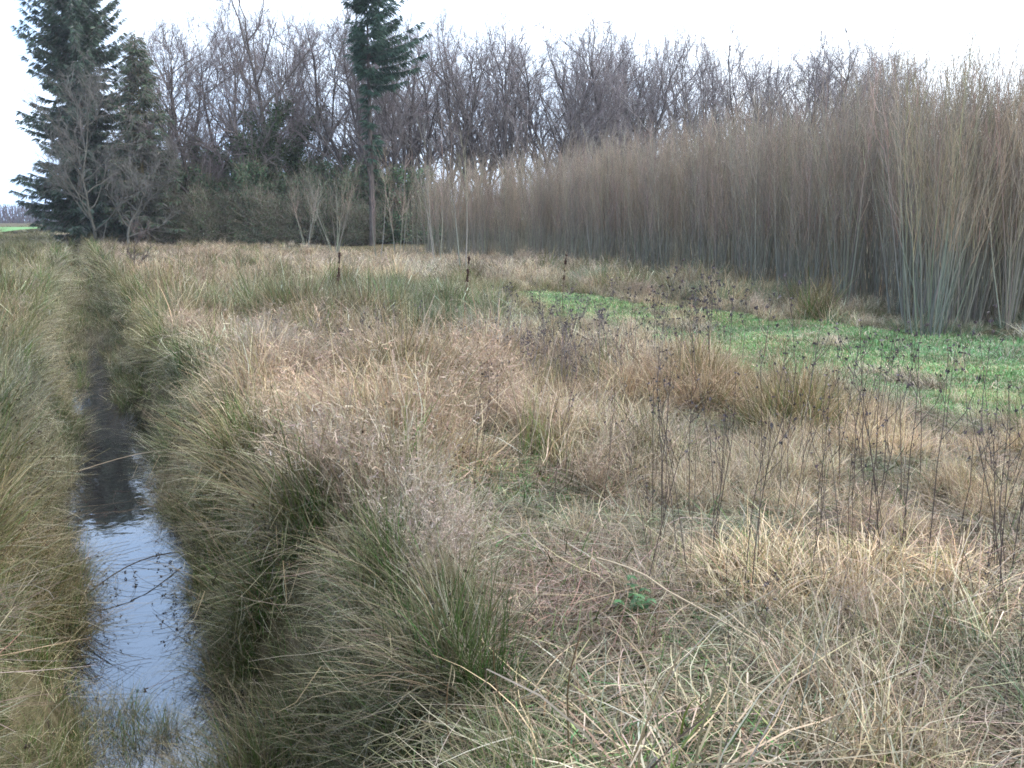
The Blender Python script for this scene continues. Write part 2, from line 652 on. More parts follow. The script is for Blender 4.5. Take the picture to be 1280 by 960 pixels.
# ------------------------------------------------------------------ grass fields
CN = {}
for k in KINDS:
    CN[k] = (tuft_collection("near_" + k, k, range(9), 1.0, 1.0), tuft_collection("mid_" + k, k, range(20, 26), 1.4, .75), tuft_collection("far_" + k, k, range(40, 45), 2.6, .5))
NV = (9, 6, 5)

PATH = [(.75, 2.0), (.35, 3.2), (.08, 4.6), (-.12, 6.0), (-.25, 6.9)]


def path_d(x, y):
    best = np.full(x.shape, 1e9)
    for (x0, y0), (x1, y1) in zip(PATH[:-1], PATH[1:]):
        dx, dy = x1 - x0, y1 - y0
        t = np.clip(((x - x0) * dx + (y - y0) * dy) / (dx * dx + dy * dy), 0, 1)
        best = np.minimum(best, np.hypot(x - x0 - t * dx, y - y0 - t * dy))
    return best


def bump(x, y, cx, cy, rx, ry):
    return np.exp(-((x - cx) / rx) ** 2 - ((y - cy) / ry) ** 2)


def tussocks(x, y, c=.8, seed=61):
    """nearest tussock centre of a jittered lattice: direction away from it, distance, and a number of its own"""
    ix = np.floor(x / c)
    iy = np.floor(y / c)
    best = np.full(x.shape, 1e9)
    bx, by, bh = np.zeros_like(x), np.zeros_like(x), np.zeros_like(x)
    for i in (-1, 0, 1):
        for j in (-1, 0, 1):
            a, b = ix + i + 5000, iy + j + 5000
            px = (ix + i + .15 + .7 * hash2(a, b, seed)) * c
            py = (iy + j + .15 + .7 * hash2(a, b, seed + 1)) * c
            d = np.hypot(x - px, y - py) / (.75 + .5 * hash2(a, b, seed + 2))
            m = d < best
            best = np.where(m, d, best)
            bx = np.where(m, px, bx)
            by = np.where(m, py, by)
            bh = np.where(m, hash2(a, b, seed + 3), bh)
    return np.arctan2(y - by, x - bx), best, bh


def plant_fields():
    bands = [(2.2, 5.2, 230, 0), (5.2, 9.5, 150, 0), (9.5, 16, 88, 1), (16, 26, 50, 1), (26, 44, 15, 2), (44, 75, 7, 2), (75, 140, 1.6, 2)]
    bag = {(k, l): [] for k in KINDS for l in range(3)}
    for y0, y1, dens, lod in bands:
        xm = .57 * y1 + 1.2
        n = int(dens * (y1 - y0) * 2 * xm)
        x = R.uniform(-xm, xm, n)
        y = R.uniform(y0, y1, n)
        ok = np.abs(x) < .57 * y + 1.2
        x, y = x[ok], y[ok]
        s = ditch_s(x, y)
        a = np.abs(s)
        wd = willow_depth(x, y)
        td = track_d(x, y)
        pd = path_d(x, y)
        tr = track_in(x, y)
        n = len(x)
        n1 = noise(x, y, 1.6, 21)
        n2 = noise(x, y, 2.6, 22)
        n3 = noise(x, y, .7, 23)
        W = {k: np.zeros(n) for k in KINDS}
        right = s > 0
        # base field
        W["straw"] += .9 + .6 * (n2 > .5)
        W["fine"] += .5 * sstep(.45, .7, n1)
        W["rush"] += .9 * sstep(.62, .75, noise(x, y, 2.2, 25))
        W["tumble"] += .25
        # left field: olive rushes and grass
        lf = sstep(.9, 1.5, -s)
        W["rush"] += lf * (.8 + 1.2 * sstep(.4, .6, n1))
        W["fine"] += lf * .6 * sstep(.5, .6, n2)
        W["straw"] *= 1 - .3 * lf
        # right of the ditch: red-brown mixture of the middle distance
        rf = sstep(.9, 1.4, s) * (1 - sstep(4.0, 7.5, s)) * sstep(5.5, 8.5, y)
        W["fine"] += rf * .6 * sstep(.3, .6, n1)
        W["rush"] += rf * .6 * sstep(.45, .6, n2)
        # soft brown mound left of the trodden path
        md = bump(x, y, -.95, 5.6, .75, 1.5) + bump(x, y, -1.3, 8.2, .9, 1.3)
        W["fine"] += 2.6 * md
        W["straw"] *= 1 - .4 * np.clip(md, 0, 1)
        # right field stays straw
        sf = sstep(.2, 1.0, x - .02 * y) * (1 - sstep(14, 17, y))
        W["fine"] *= 1 - .85 * sf
        W["rush"] *= 1 - .92 * sf
        # tumbled foreground
        tf = (1 - sstep(4.2, 6.4, y + .6 * (n1 - .5) * 3)) * sstep(-.1, .2, x) * right
        W["tumble"] += 2.2 * tf
        W["straw"] *= 1 + .3 * tf
        W["fine"] *= 1 - .9 * tf
        # trodden path
        tp = 1 - sstep(.14, .48, pd + .25 * (n3 - .5))
        W["flat"] += 9 * tp + .3 * tf
        for k in ("straw", "fine", "rush"):
            W[k] *= 1 - .97 * tp
        W["tumble"] *= 1 - .6 * tp
        # rushes of the foreground bank
        rb = bump(x, y, -.62, 3.1, .34, .9) * 5
        W["rush"] += rb
        # green rush beds in the middle distance
        gb = bump(x, y, -3.6, 16.8, 2.2, 2.0) + bump(x, y, -1.0, 15.5, 1.2, 2.2) + bump(x, y, -2.2, 22.5, 1.6, 1.6)
        W["rush"] += 3.5 * gb
        W["bluegreen"] += 1.6 * gb
        W["fine"] *= 1 - .7 * np.clip(gb, 0, 1)
        # grass strip between track and willows
        vg = (td > .9) * (wd > -3.2) * (wd < 1.5) * (y < 45)
        W["bluegreen"] += vg * 6 * sstep(.38, .55, noise(x, y, 1.5, 27)) * sstep(-3.5, -.5, wd + 1) * (1 - sstep(22, 30, y))
        W["bluegreen"] += 5 * bump(x, y, 1.7, 3.1, .3, .35)
        # banks lean over the water
        bk = (a < 1.0) * sstep(1.4, 2.6, ditch_u(x, y)) * (ditch_u(x, y) < 62)
        for k in KINDS:
            if k not in ("rushlean",):
                W[k] *= 1 - .45 * bk
        W["rushlean"] += bk * 2.6
        # track
        for k in KINDS:
            if k != "turf":
                W[k] *= 1 - .985 * tr
        W["turf"] += 3.0 * tr
        W["straw"] += .2 * tr * sstep(.6, .75, noise(x, y, .8, 93))
        W["tumble"] += .6 * tr * sstep(.58, .75, noise(x, y, 1.1, 94))
        W["turf"] += 14 * tp * sstep(.45, .56, noise(x, y, .55, 91)) + 4 * tf * sstep(.6, .7, noise(x, y, .6, 92))
        tot = sum(W.values())
        cum = np.cumsum(np.stack([W[k] for k in KINDS]), 0) / tot
        ta, tr_, th = tussocks(x, y)
        tq = tr_ / .46
        near_b = tp > .3
        pick = (np.where((R.random(n) < .72) & ~near_b, th, R.random(n))[None] > cum).sum(0)
        keep = ~((a < ditch_edge(s, y)) & (ditch_u(x, y) > 1.8) & (ditch_u(x, y) < 60))
        keep &= ~((wd > 5.0) & (y < 75))
        keep &= ~((y > 66) & (x > -.44 * y))
        open_ = ~(bk > 0) & (tr < .5) & (tp < .4)
        keep &= ~((bk > 0) & (R.random(n) < .5 * sstep(.8, 1.15, tq)))
        keep &= ~open_ | (R.random(n) > .72 * sstep(.8, 1.15, tq))
        keep &= (R.random(n) < .22 + .78 * sstep(.3, .55, n3 + .1 * (1 - tf))) | (tr > .5)
        z = ground_z(x, y)
        z = np.where(bk * (a < .55), np.maximum(z, WATER_Z - .06), z)
        hs = (.36 + .52 * sstep(.2, .8, .65 * noise(x, y, .95, 31) + .35 * noise(x, y, 3.1, 32))) * 1.0
        hs *= 1 + .6 * np.clip(md, 0, 1) + .2 * tf + .2 * tf + .35 * np.clip(gb, 0, 1) + .18 * lf
        hs = np.where(open_, hs * (1.22 - .5 * np.clip(tq, 0, 1.2) ** 2) * (.82 + .36 * np.modf(th * 7.3)[0]), hs)
        # lower towards the track
        hs *= 1 - .38 * (1 - sstep(1.0, 2.2, td)) * (wd < -1.2)
        hs *= 1 - .2 * sstep(24, 40, y)
        hs = np.where(vg, hs * .95, hs)
        hs = np.where((tr > .5) & (td < .9), np.maximum(hs, .6), hs)
        hs = np.where(bk > 0, .3 + .34 * noise(x, y, .6, 33) + .22 * sstep(.6, .95, a) + .18 * sstep(16, 24, y), hs)
        hs = np.where(bk > 0, hs * (1.3 - .55 * np.clip(tq, 0, 1.2) ** 2), hs)
        # colour patches of the sward
        g1 = noise(x, y, 2.0, 41)[:, None]
        g2 = noise(x, y, 5.0, 42)[:, None]
        g3 = R.random((n, 1))
        tint = (.68 + .56 * g3) * np.ones((n, 3))
        tint = tint * (1 + (g1 - .5) * np.array([[.12, .0, -.12]])) * (1 + (g2 - .5) * np.array([[.12, 0, -.12]]))
        tint = tint * (.72 + .5 * np.modf(th * 13.7)[0][:, None]) * (1 + (np.modf(th * 29.1)[0][:, None] - .5) * np.array([[.07, .02, -.08]]))
        tint = tint * (1 - np.clip(gb, 0, 1)[:, None] * np.array([[.36, .18, .2]]))
        tint = tint * (1 - (rf * (1 - sstep(.45, .75, n2)))[:, None] * np.array([[.16, .20, .23]]))
        # olive left side and banks
        ol = np.clip(lf + bk * .8, 0, 1)[:, None]
        tint = tint * (1 - ol * np.array([[.40, .33, .42]]))
        for i, k in enumerate(KINDS):
            m = (pick == i) & keep
            if not m.any():
                continue
            rz = ta + R.normal(0, .55, n)
            ty = .06 + (.42 if k in ("straw", "rush", "bluegreen") else .3 if k == "fine" else .12) * np.clip(tq, 0, 1.2) + R.normal(0, .09, n)
            if k in ("flat", "turf"):
                ty = R.normal(0, .1, n)
            if k == "rushlean":
                to = np.where(s > 0, math.atan2(-DK, -1), math.atan2(DK, 1))
                rz = to + R.normal(0, .6, n)
            elif k == "fine":
                rz = np.where(R.random(n) < .5, rz, -.9 + 1.6 * (noise(x, y, 1.2, 51) - .5) + R.normal(0, .6, n))
            elif k in ("tumble", "flat"):
                rz = 6.3 * noise(x, y, .9, 52) + R.normal(0, .7, n)
            sx = hs * R.uniform(.82, 1.2, n)
            sz = sx * R.uniform(.85, 1.15, n)
            if k == "rush":
                sz *= 1.05
            q = (1.0, 1.15, 1.35)[lod]
            sc = np.stack([sx * q, sx * q, sz], -1)
            bag[(k, lod)].append((x[m], y[m], z[m], rz[m], sc[m], tint[m], ty[m]))
    # litter of fallen blades under everything nearby
    for y0, y1, dens in ((2.2, 5.2, 75), (5.2, 9.5, 38)):
        xm = .57 * y1 + 1.2
        n = int(dens * (y1 - y0) * 2 * xm)
        x = R.uniform(-xm, xm, n)
        y = R.uniform(y0, y1, n)
        ok = (np.abs(x) < .57 * y + 1.2) & ((np.abs(ditch_s(x, y)) > .8) | (ditch_u(x, y) < 1.5)) & (track_d(x, y) > .9)
        x, y = x[ok], y[ok]
        n = len(x)
        sc = R.uniform(.7, 1.2, n)
        ti = R.uniform(.25, .66, (n, 1)) * (1 + (noise(x, y, .5, 71)[:, None] - .5) * np.array([[-.5, .1, -.2]]))
        bag[("flat", 0)].append((x, y, ground_z(x, y), R.uniform(0, 6.3, n), np.stack([sc, sc, sc], -1), ti, R.normal(0, .1, n)))
    names = {"straw": "straw_grass", "fine": "soft_brown_grass", "rush": "rush_grass", "rushlean": "bank_rush_grass", "tumble": "tumbled_grass", "flat": "trodden_grass", "turf": "track_grass", "bluegreen": "green_verge_grass"}
    tot = 0
    for (k, l), v in bag.items():
        if not v:
            continue
        X, Y, Z, rz, sc, ti, ty = [np.concatenate([q[j] for q in v]) for j in range(7)]
        tot += len(X)
        scatter(names[k], CN[k][l], NV[l], X, Y, Z, rz, sc, ti, np.stack([R.normal(0, .08, len(X)), ty], -1))
    print("tufts", tot)


plant_fields()


def floating_stems():
    """drowned rush stems with their seed clusters on the water"""
    r = np.random.default_rng(17)
    n = 150
    u = r.uniform(3.0, 9.5, n)
    q = r.random(n)
    s = np.where(q < .4, r.normal(-.36, .12, n), np.where(q < .85, r.normal(.36, .13, n), r.uniform(-.3, .3, n)))
    b = np.stack([DX + (-DK * u + s) / DN, (u + DK * s) / DN, np.full(n, WATER_Z + .012)], -1)
    az = r.uniform(0, 2 * PI, n)
    L = r.uniform(.15, .6, n)
    t = np.linspace(-.5, .5, 6)[None]
    a = az[:, None] + r.normal(0, .5, (n, 1)) * t
    P = b[:, None, :] + np.stack([np.cos(a) * t * L[:, None], np.sin(a) * t * L[:, None], (r.uniform(.0, .09, (n, 1)) * (t + .5) ** 2)], -1)
    mb = MB()
    mb.tubes(P, np.array([[.0013]]), pal([(.10, .07, .05), (.16, .12, .08), (.07, .05, .04), (.3, .23, .15)], n, r)[:, None, :], 4)
    k = r.random(n) < .6
    C = np.repeat(P[k, 4], 7, 0) + r.normal(0, .008, (k.sum() * 7, 3))
    mb.quads(C, .007, pal([(.06, .04, .03), (.09, .06, .045)], len(C), r), r, 1.2)
    tag(obj("floating_stems", mb.mesh("floating_stems", M_PLANT)), kind="stuff")


floating_stems()


# ------------------------------------------------------------------ willows
def willow_rod(r, mb, L, a0, az, bend, base, rad, low, high, twigs, k=4, twl=(.25, .8), upright=.35):
    m = 8
    tm = (np.arange(m - 1) + .5) / (m - 1)
    A = a0 + bend * tm + r.normal(0, .035, m - 1)
    AZ = az + r.normal(0, .25) * tm + r.normal(0, .1, m - 1)
    d = np.stack([np.sin(A) * np.cos(AZ), np.sin(A) * np.sin(AZ), np.cos(A)], -1) * (L / (m - 1))
    P = np.concatenate([[base], base + np.cumsum(d, 0)])
    t = np.linspace(0, 1, m)
    rd = rad * (1 - .85 * t)
    low = np.array(low) * r.uniform(.6, 1.2) * (1 + r.normal(0, .05, 3))
    high = np.array(high) * r.uniform(.7, 1.25) * (1 + r.normal(0, .05, 3))
    c = np.array(low) * (1 - sstep(.15, .7, t))[:, None] + np.array(high) * sstep(.15, .7, t)[:, None]
    mb.tubes(P[None], rd[None], c[None], k)
    if twigs:
        n = twigs
        tt = r.uniform(.25, .98, n) ** .8
        f = tt * (m - 1)
        i = np.minimum(f.astype(int), m - 2)
        b = P[i] + (P[i + 1] - P[i]) * (f - i)[:, None]
        ax = d[np.minimum(i, m - 2)] / (L / (m - 1))
        th = r.uniform(0, 2 * PI, n)
        out = np.stack([np.cos(th), np.sin(th), np.zeros(n)], -1) * (upright * r.uniform(.5, 1.5, n))[:, None]
        D = ax + out
        D /= np.linalg.norm(D, axis=1, keepdims=True)
        tl = r.uniform(twl[0], twl[1], n) * (1.25 - .7 * tt)
        up = np.array([[0, 0, 1.]])
        D2 = D * .7 + up * .5
        Q = np.stack([b, b + D * tl[:, None] * .5, b + D * tl[:, None] * .5 + D2 * tl[:, None] * .55], 1)
        tr = np.stack([np.full(n, .0042), np.full(n, .003), np.full(n, .0012)], 1) * max(.75, rad / .013)
        mb.tubes(Q, tr, pal([high, (high[0] * 1.15, high[1] * 1.05, high[2])], n, r)[:, None, :], 3)
        # short side shoots
        m2 = n * 2
        j = r.integers(0, n, m2)
        bb = Q[j, 1] + (Q[j, 2] - Q[j, 1]) * r.random((m2, 1))
        dd = Q[j, 2] - Q[j, 1]
        dd = dd / np.maximum(np.linalg.norm(dd, axis=1, keepdims=True), 1e-6) + r.normal(0, .65, (m2, 3))
        Q2 = np.stack([bb, bb + dd * r.uniform(.08, .25, (m2, 1))], 1)
        mb.tubes(Q2, np.array([[.003, .0012]]) * max(.75, rad / .013), np.array(high) * np.ones((1, 2, 1)), 3)


W_LOW, W_HIGH = (.235, .22, .168), (.295, .24, .182)
W_GREEN = (.185, .195, .15)


def willow_parts(seed, n, H, spread, twigs, low=W_LOW, high=W_HIGH, rad=.013):
    r = np.random.default_rng(seed)
    out = []
    for i in range(n):
        mb = MB()
        az = 2 * PI * i / n + r.normal(0, .4)
        b = np.array([.16 * math.cos(az) * r.random(), .16 * math.sin(az) * r.random(), -.05])
        willow_rod(r, mb, H * r.uniform(.72, 1.08), abs(r.normal(spread, .05)) + .01, az, r.uniform(-.16, .06), b, rad * r.choice([.6, .75, .9, 1.2, 1.5]), low, high, twigs)
        out.append(mb)
    return out


def willow_single(seed, n, H, spread, twigs, m):
    tot = MB()
    r = np.random.default_rng(seed)
    for mb in willow_parts(seed, n, H, spread, twigs, rad=.008):
        for v, c, f in zip(mb.v, mb.c, mb.f4):
            pass
        V = np.concatenate(mb.v)
        C = np.concatenate(mb.c)
        tot.add(V, C, np.concatenate(mb.f4))
    return tot.mesh("willow", m)


def build_willows():
    pts = []
    # rows parallel to the plot's edge
    seglen = [math.hypot(b[0] - a[0], b[1] - a[1]) for a, b in zip(WIL[:-1], WIL[1:])]
    for row in range(10):
        off = .25 + row * (.58 if row < 5 else .95)
        for (a, b), Ls in zip(zip(WIL[:-1], WIL[1:]), seglen):
            dx, dy = (b[0] - a[0]) / Ls, (b[1] - a[1]) / Ls
            nx, ny = dy, -dx
            if True:
                k = int(Ls / .56)
                for i in range(k):
                    q = (i + R.random() * .8) / k * Ls
                    x = a[0] + dx * q + nx * off + R.normal(0, .13)
                    y = a[1] + dy * q + ny * off + R.normal(0, .13)
                    if abs(x) > .56 * y + 1.6:
                        continue
                    if willow_depth(np.array([x]), np.array([y]))[0] < off * .7:
                        continue
                    pts.append((row, x, y))
    pts.sort(key=lambda p: (p[0] * 3 + p[2]))
    # the front bushes: each stem its own part
    heroes = []
    for v in range(5):
        root = bpy.data.objects.new("willow_bush", None)
        COL.objects.link(root)
        tag(root, "x", "willow", "coppiced willows of the plot")
        for mb in willow_parts(500 + v, 17, 4.0, .12, 13, rad=.008):
            obj("stem", mb.mesh("stem", M_TWIG), root)
        heroes.append(root)
    simple = [willow_single(600 + v, 16, 4.05, .11, 13, M_TWIG) for v in range(7)]
    stuffc = bpy.data.collections.new("plot_willows")
    for v in range(5):
        stuffc.objects.link(bpy.data.objects.new("willow_mass", willow_single(700 + v, 10, 4.0, .11, 12, M_TWIG_I)))
    nh = 46
    used = set()
    lab_near = "thin stemmed grey green willow bush at the near edge of the plot beside the track"
    rest = []
    for i, (row, x, y) in enumerate(pts):
        z = gz(x, y)
        sc = R.uniform(.82, 1.13) * (1 + .05 * (row > 1)) * (1.02 - .07 * float(sstep(17, 34, y)))
        rz = R.uniform(0, 2 * PI)
        if i < nh:
            v = i % 5
            if v not in used:
                used.add(v)
                o = heroes[v]
                o.location = (x, y, z)
                o.rotation_euler = (0, 0, rz)
                o.scale = (sc, sc, sc)
                o["label"] = lab_near
            else:
                copy_tree(heroes[v], (x, y, z), rz, sc, lab_near)
        elif i < 270:
            o = obj("willow_bush", simple[i % 7], None, (x, y, z), rz, sc)
            if row < 2:
                tag(o, "brown topped willow bush in the long front rows further along the plot edge", "willow", "willows further along the plot edge")
            else:
                tag(o, "brown topped willow bush deep inside the dense willow plot", "willow", "willows inside the plot")
        else:
            rest.append((x, y, z, rz, sc))
    if rest:
        q = np.array(rest)
        t = R.uniform(.8, 1.2, (len(q), 1)) * np.ones((1, 3))
        o = scatter("willow_thicket", stuffc, 5, q[:, 0], q[:, 1], q[:, 2], q[:, 3], np.repeat(q[:, 4:5], 3, 1), t)
    print("willows", len(pts), "rest", len(rest))
    # the big spreading bush at the corner of the plot
    root = bpy.data.objects.new("spreading_willow", None)
    COL.objects.link(root)
    root.location = (6.15, 14.1, gz(6.15, 14.1))
    tag(root, "large spreading willow of thick grey green stems fanning out at the corner of the plot", "willow")
    r = np.random.default_rng(77)
    for i in range(30):
        mb = MB()
        az = r.uniform(0, 2 * PI)
        b = np.array([.35 * math.cos(az) * r.random(), .35 * math.sin(az) * r.random(), -.05])
        willow_rod(r, mb, r.uniform(3.0, 4.7), abs(r.normal(.17, .12)), az, r.uniform(-.2, .12), b, .0105 * r.uniform(.7, 1.2), W_GREEN, (.28, .22, .155), 16, twl=(.3, 1.0))
        obj("stem", mb.mesh("stem", M_TWIG), root)


build_willows()


def pale_willows():
    low, high = (.26, .255, .205), (.26, .225, .17)
    spec = [
        (418, 45, 12, 4.6, .33, "fan of pale bare stems leaning outwards at the dark wood edge"),
        (470, 43, 2, 4.8, .12, "slim pale sapling in front of the bare trunk of the tall spruce"),
        (497, 42, 4, 4.6, .17, "pale grey sapling with few stems between the fanning bush and the plot"),
        (545, 36, 3, 5.0, .16, "pale sapling with forked trunk standing on the straw tuft before the plot"),
        (578, 28, 2, 4.6, .12, "tallest pale green grey sapling with straight thick trunk nearest the grass"),
        (382, 52, 7, 4.2, .3, "greyish bare bush against the dark undergrowth left of the fanning stems"),
    ]
    for j, (px, Y, n, H, sp, lab) in enumerate(spec):
        x, y = far(px, Y, 1.5)
        root = bpy.data.objects.new("pale_sapling", None)
        COL.objects.link(root)
        root.location = (x, y, gz(x, y))
        tag(root, lab, "sapling", "pale saplings before the plot")
        r = np.random.default_rng(900 + j)
        for i in range(n):
            mb = MB()
            az = 2 * PI * i / n + r.normal(0, .5)
            b = np.array([.2 * math.cos(az) * r.random(), .2 * math.sin(az) * r.random(), -.05])
            rad = .03 if n > 4 else .042
            willow_rod(r, mb, H * r.uniform(.75, 1.05), abs(r.normal(sp, .06)), az, r.uniform(-.2, .1), b, rad * .5, low, high, 15, k=5, twl=(.4, 1.4), upright=.6)
            obj("stem", mb.mesh("stem", M_TWIG), root)


pale_willows()


# ------------------------------------------------------------------ bare trees
def bare_tree(seed, H, trunk_r, fork=.35, wig=.1, dark=(.10, .082, .075), twigc=(.25, .215, .21), spread=.55, limbs=7, lean=0.0, lichen=False, low_branch=.3, ntw=1.0):
    """returns (trunk builder, crown builder)"""
    r = np.random.default_rng(seed)
    tb, cb = MB(), MB()
    m = 14
    P = [np.array([0, 0, -.2])]
    d = np.array([lean * math.cos(seed), lean * math.sin(seed), 1.0])
    st = H * .8 / (m - 1)
    for i in range(m - 1):
        d = d + np.append(r.normal(0, wig, 2), 0)
        d = d * np.array([.88, .88, 1])
        q = d / np.linalg.norm(d)
        P.append(P[-1] + q * st)
    P = np.array(P)
    t = np.linspace(0, 1, m)
    rd = trunk_r * (1 - .78 * t)
    rd[0] *= 1.35
    c = np.array(dark)[None] * (1 + r.normal(0, .1, (m, 1)))
    tb.tubes(P[None], rd[None], c[None], 7)
    paths2 = []

    def limb(b, d, L, r0, n, wg, up):
        Q = [b]
        d = d / np.linalg.norm(d)
        for i in range(n - 1):
            d = d + r.normal(0, wg, 3) + np.array([0, 0, up])
            d /= np.linalg.norm(d)
            Q.append(Q[-1] + d * L / (n - 1))
        return np.array(Q)

    def sample(Q, tt):
        f = tt * (len(Q) - 1)
        i = min(int(f), len(Q) - 2)
        return Q[i] + (Q[i + 1] - Q[i]) * (f - i), (Q[i + 1] - Q[i]) / np.linalg.norm(Q[i + 1] - Q[i])

    L1, L2, L3 = [], [], []
    for i in range(limbs):
        tt = low_branch + (1 - low_branch) * (i + r.random()) / limbs
        tt = min(tt, .99)
        b, ax = sample(P, tt)
        az = i * 2.4 + r.normal(0, .5)
        o = np.array([math.cos(az), math.sin(az), 0])
        dd = ax * .8 + o * spread * r.uniform(.7, 1.4)
        Lb = H * (.42 - .2 * tt) * r.uniform(.8, 1.25)
        L1.append((limb(b, dd, Lb, 0, 7, .17, .09), trunk_r * (1 - .72 * tt) * r.uniform(.5, .75), Lb))
    b, ax = sample(P, .999)
    L1.append((limb(b, ax, H * .22, 0, 7, .15, .1), rd[-1], H * .22))
    for Q, r0, Lb in L1:
        k = max(4, int(Lb * 2.2))
        for j in range(k):
            tt = r.uniform(.2, .98)
            b, ax = sample(Q, tt)
            dd = ax + r.normal(0, .55, 3) + np.array([0, 0, .15])
            L2.append((limb(b, dd, Lb * r.uniform(.25, .5), 0, 5, .2, .08), r0 * (1 - .7 * tt) * .6, Lb * .4))
    P1 = np.array([q[0] for q in L1])
    r1 = np.array([q[1] for q in L1])[:, None] * (1 - .8 * np.linspace(0, 1, 7))[None]
    mixc = lambda f: np.array(dark) * (1 - f) + np.array(twigc) * f
    cb.tubes(P1, r1, np.ones((1, 7, 1)) * mixc(.15), 5)
    P2 = np.array([q[0] for q in L2])
    r2 = np.maximum(np.array([q[1] for q in L2]), .02)[:, None] * (1 - .75 * np.linspace(0, 1, 5))[None]
    cb.tubes(P2, r2, np.ones((1, 5, 1)) * mixc(.6), 3)
    # twigs, all at once
    n2 = len(P2)
    per = max(3, int(10 * ntw))
    T = np.repeat(P2, per, 0)
    n = len(T)
    tt = r.uniform(.15, 1, n) * 3.999
    i = tt.astype(int)
    ar = np.arange(n)
    b = T[ar, i] + (T[ar, i + 1] - T[ar, i]) * (tt - i)[:, None]
    ax = T[ar, i + 1] - T[ar, i]
    ax /= np.linalg.norm(ax, axis=1, keepdims=True)
    dd = ax + r.normal(0, .55, (n, 3)) + np.array([[0, 0, .18]])
    dd /= np.linalg.norm(dd, axis=1, keepdims=True)
    tl = r.uniform(.35, 1.1, n)[:, None] * min(1.2, H / 13)
    d2 = dd + r.normal(0, .3, (n, 3)) + np.array([[0, 0, .15]])
    d2 /= np.linalg.norm(d2, axis=1, keepdims=True)
    Q = np.stack([b, b + dd * tl * .5, b + dd * tl * .5 + d2 * tl * .5], 1)
    cb.tubes(Q, np.array([[.0085, .006, .003]]), np.ones((1, 3, 1)) * pal([twigc], n, r)[:, None, :], 3)
    n4 = n * 2
    j = r.integers(0, n, n4)
    b = Q[j, 1] + (Q[j, 2] - Q[j, 1]) * r.random((n4, 1))
    dd = d2[j] + r.normal(0, .55, (n4, 3))
    dd /= np.linalg.norm(dd, axis=1, keepdims=True)
    Q = np.stack([b, b + dd * r.uniform(.15, .5, (n4, 1))], 1)
    cb.tubes(Q, np.array([[.0055, .0025]]), np.ones((1, 2, 1)) * np.array(twigc), 3)
    return tb, cb, P, [q[0] for q in L1]


def tree_obj(name, tb, cb, loc, label, cat, group=None, rz=0., sc=1.):
    root = bpy.data.objects.new(name, None)
    COL.objects.link(root)
    root.location = loc
    root.rotation_euler = (0, 0, rz)
    root.scale = (sc, sc, sc)
    tag(root, label, cat, group)
    obj("trunk", tb.mesh("trunk", M_BARK, True), root)
    if cb is not None:
        obj("crown", cb.mesh("crown", M_TWIG), root)
    return root


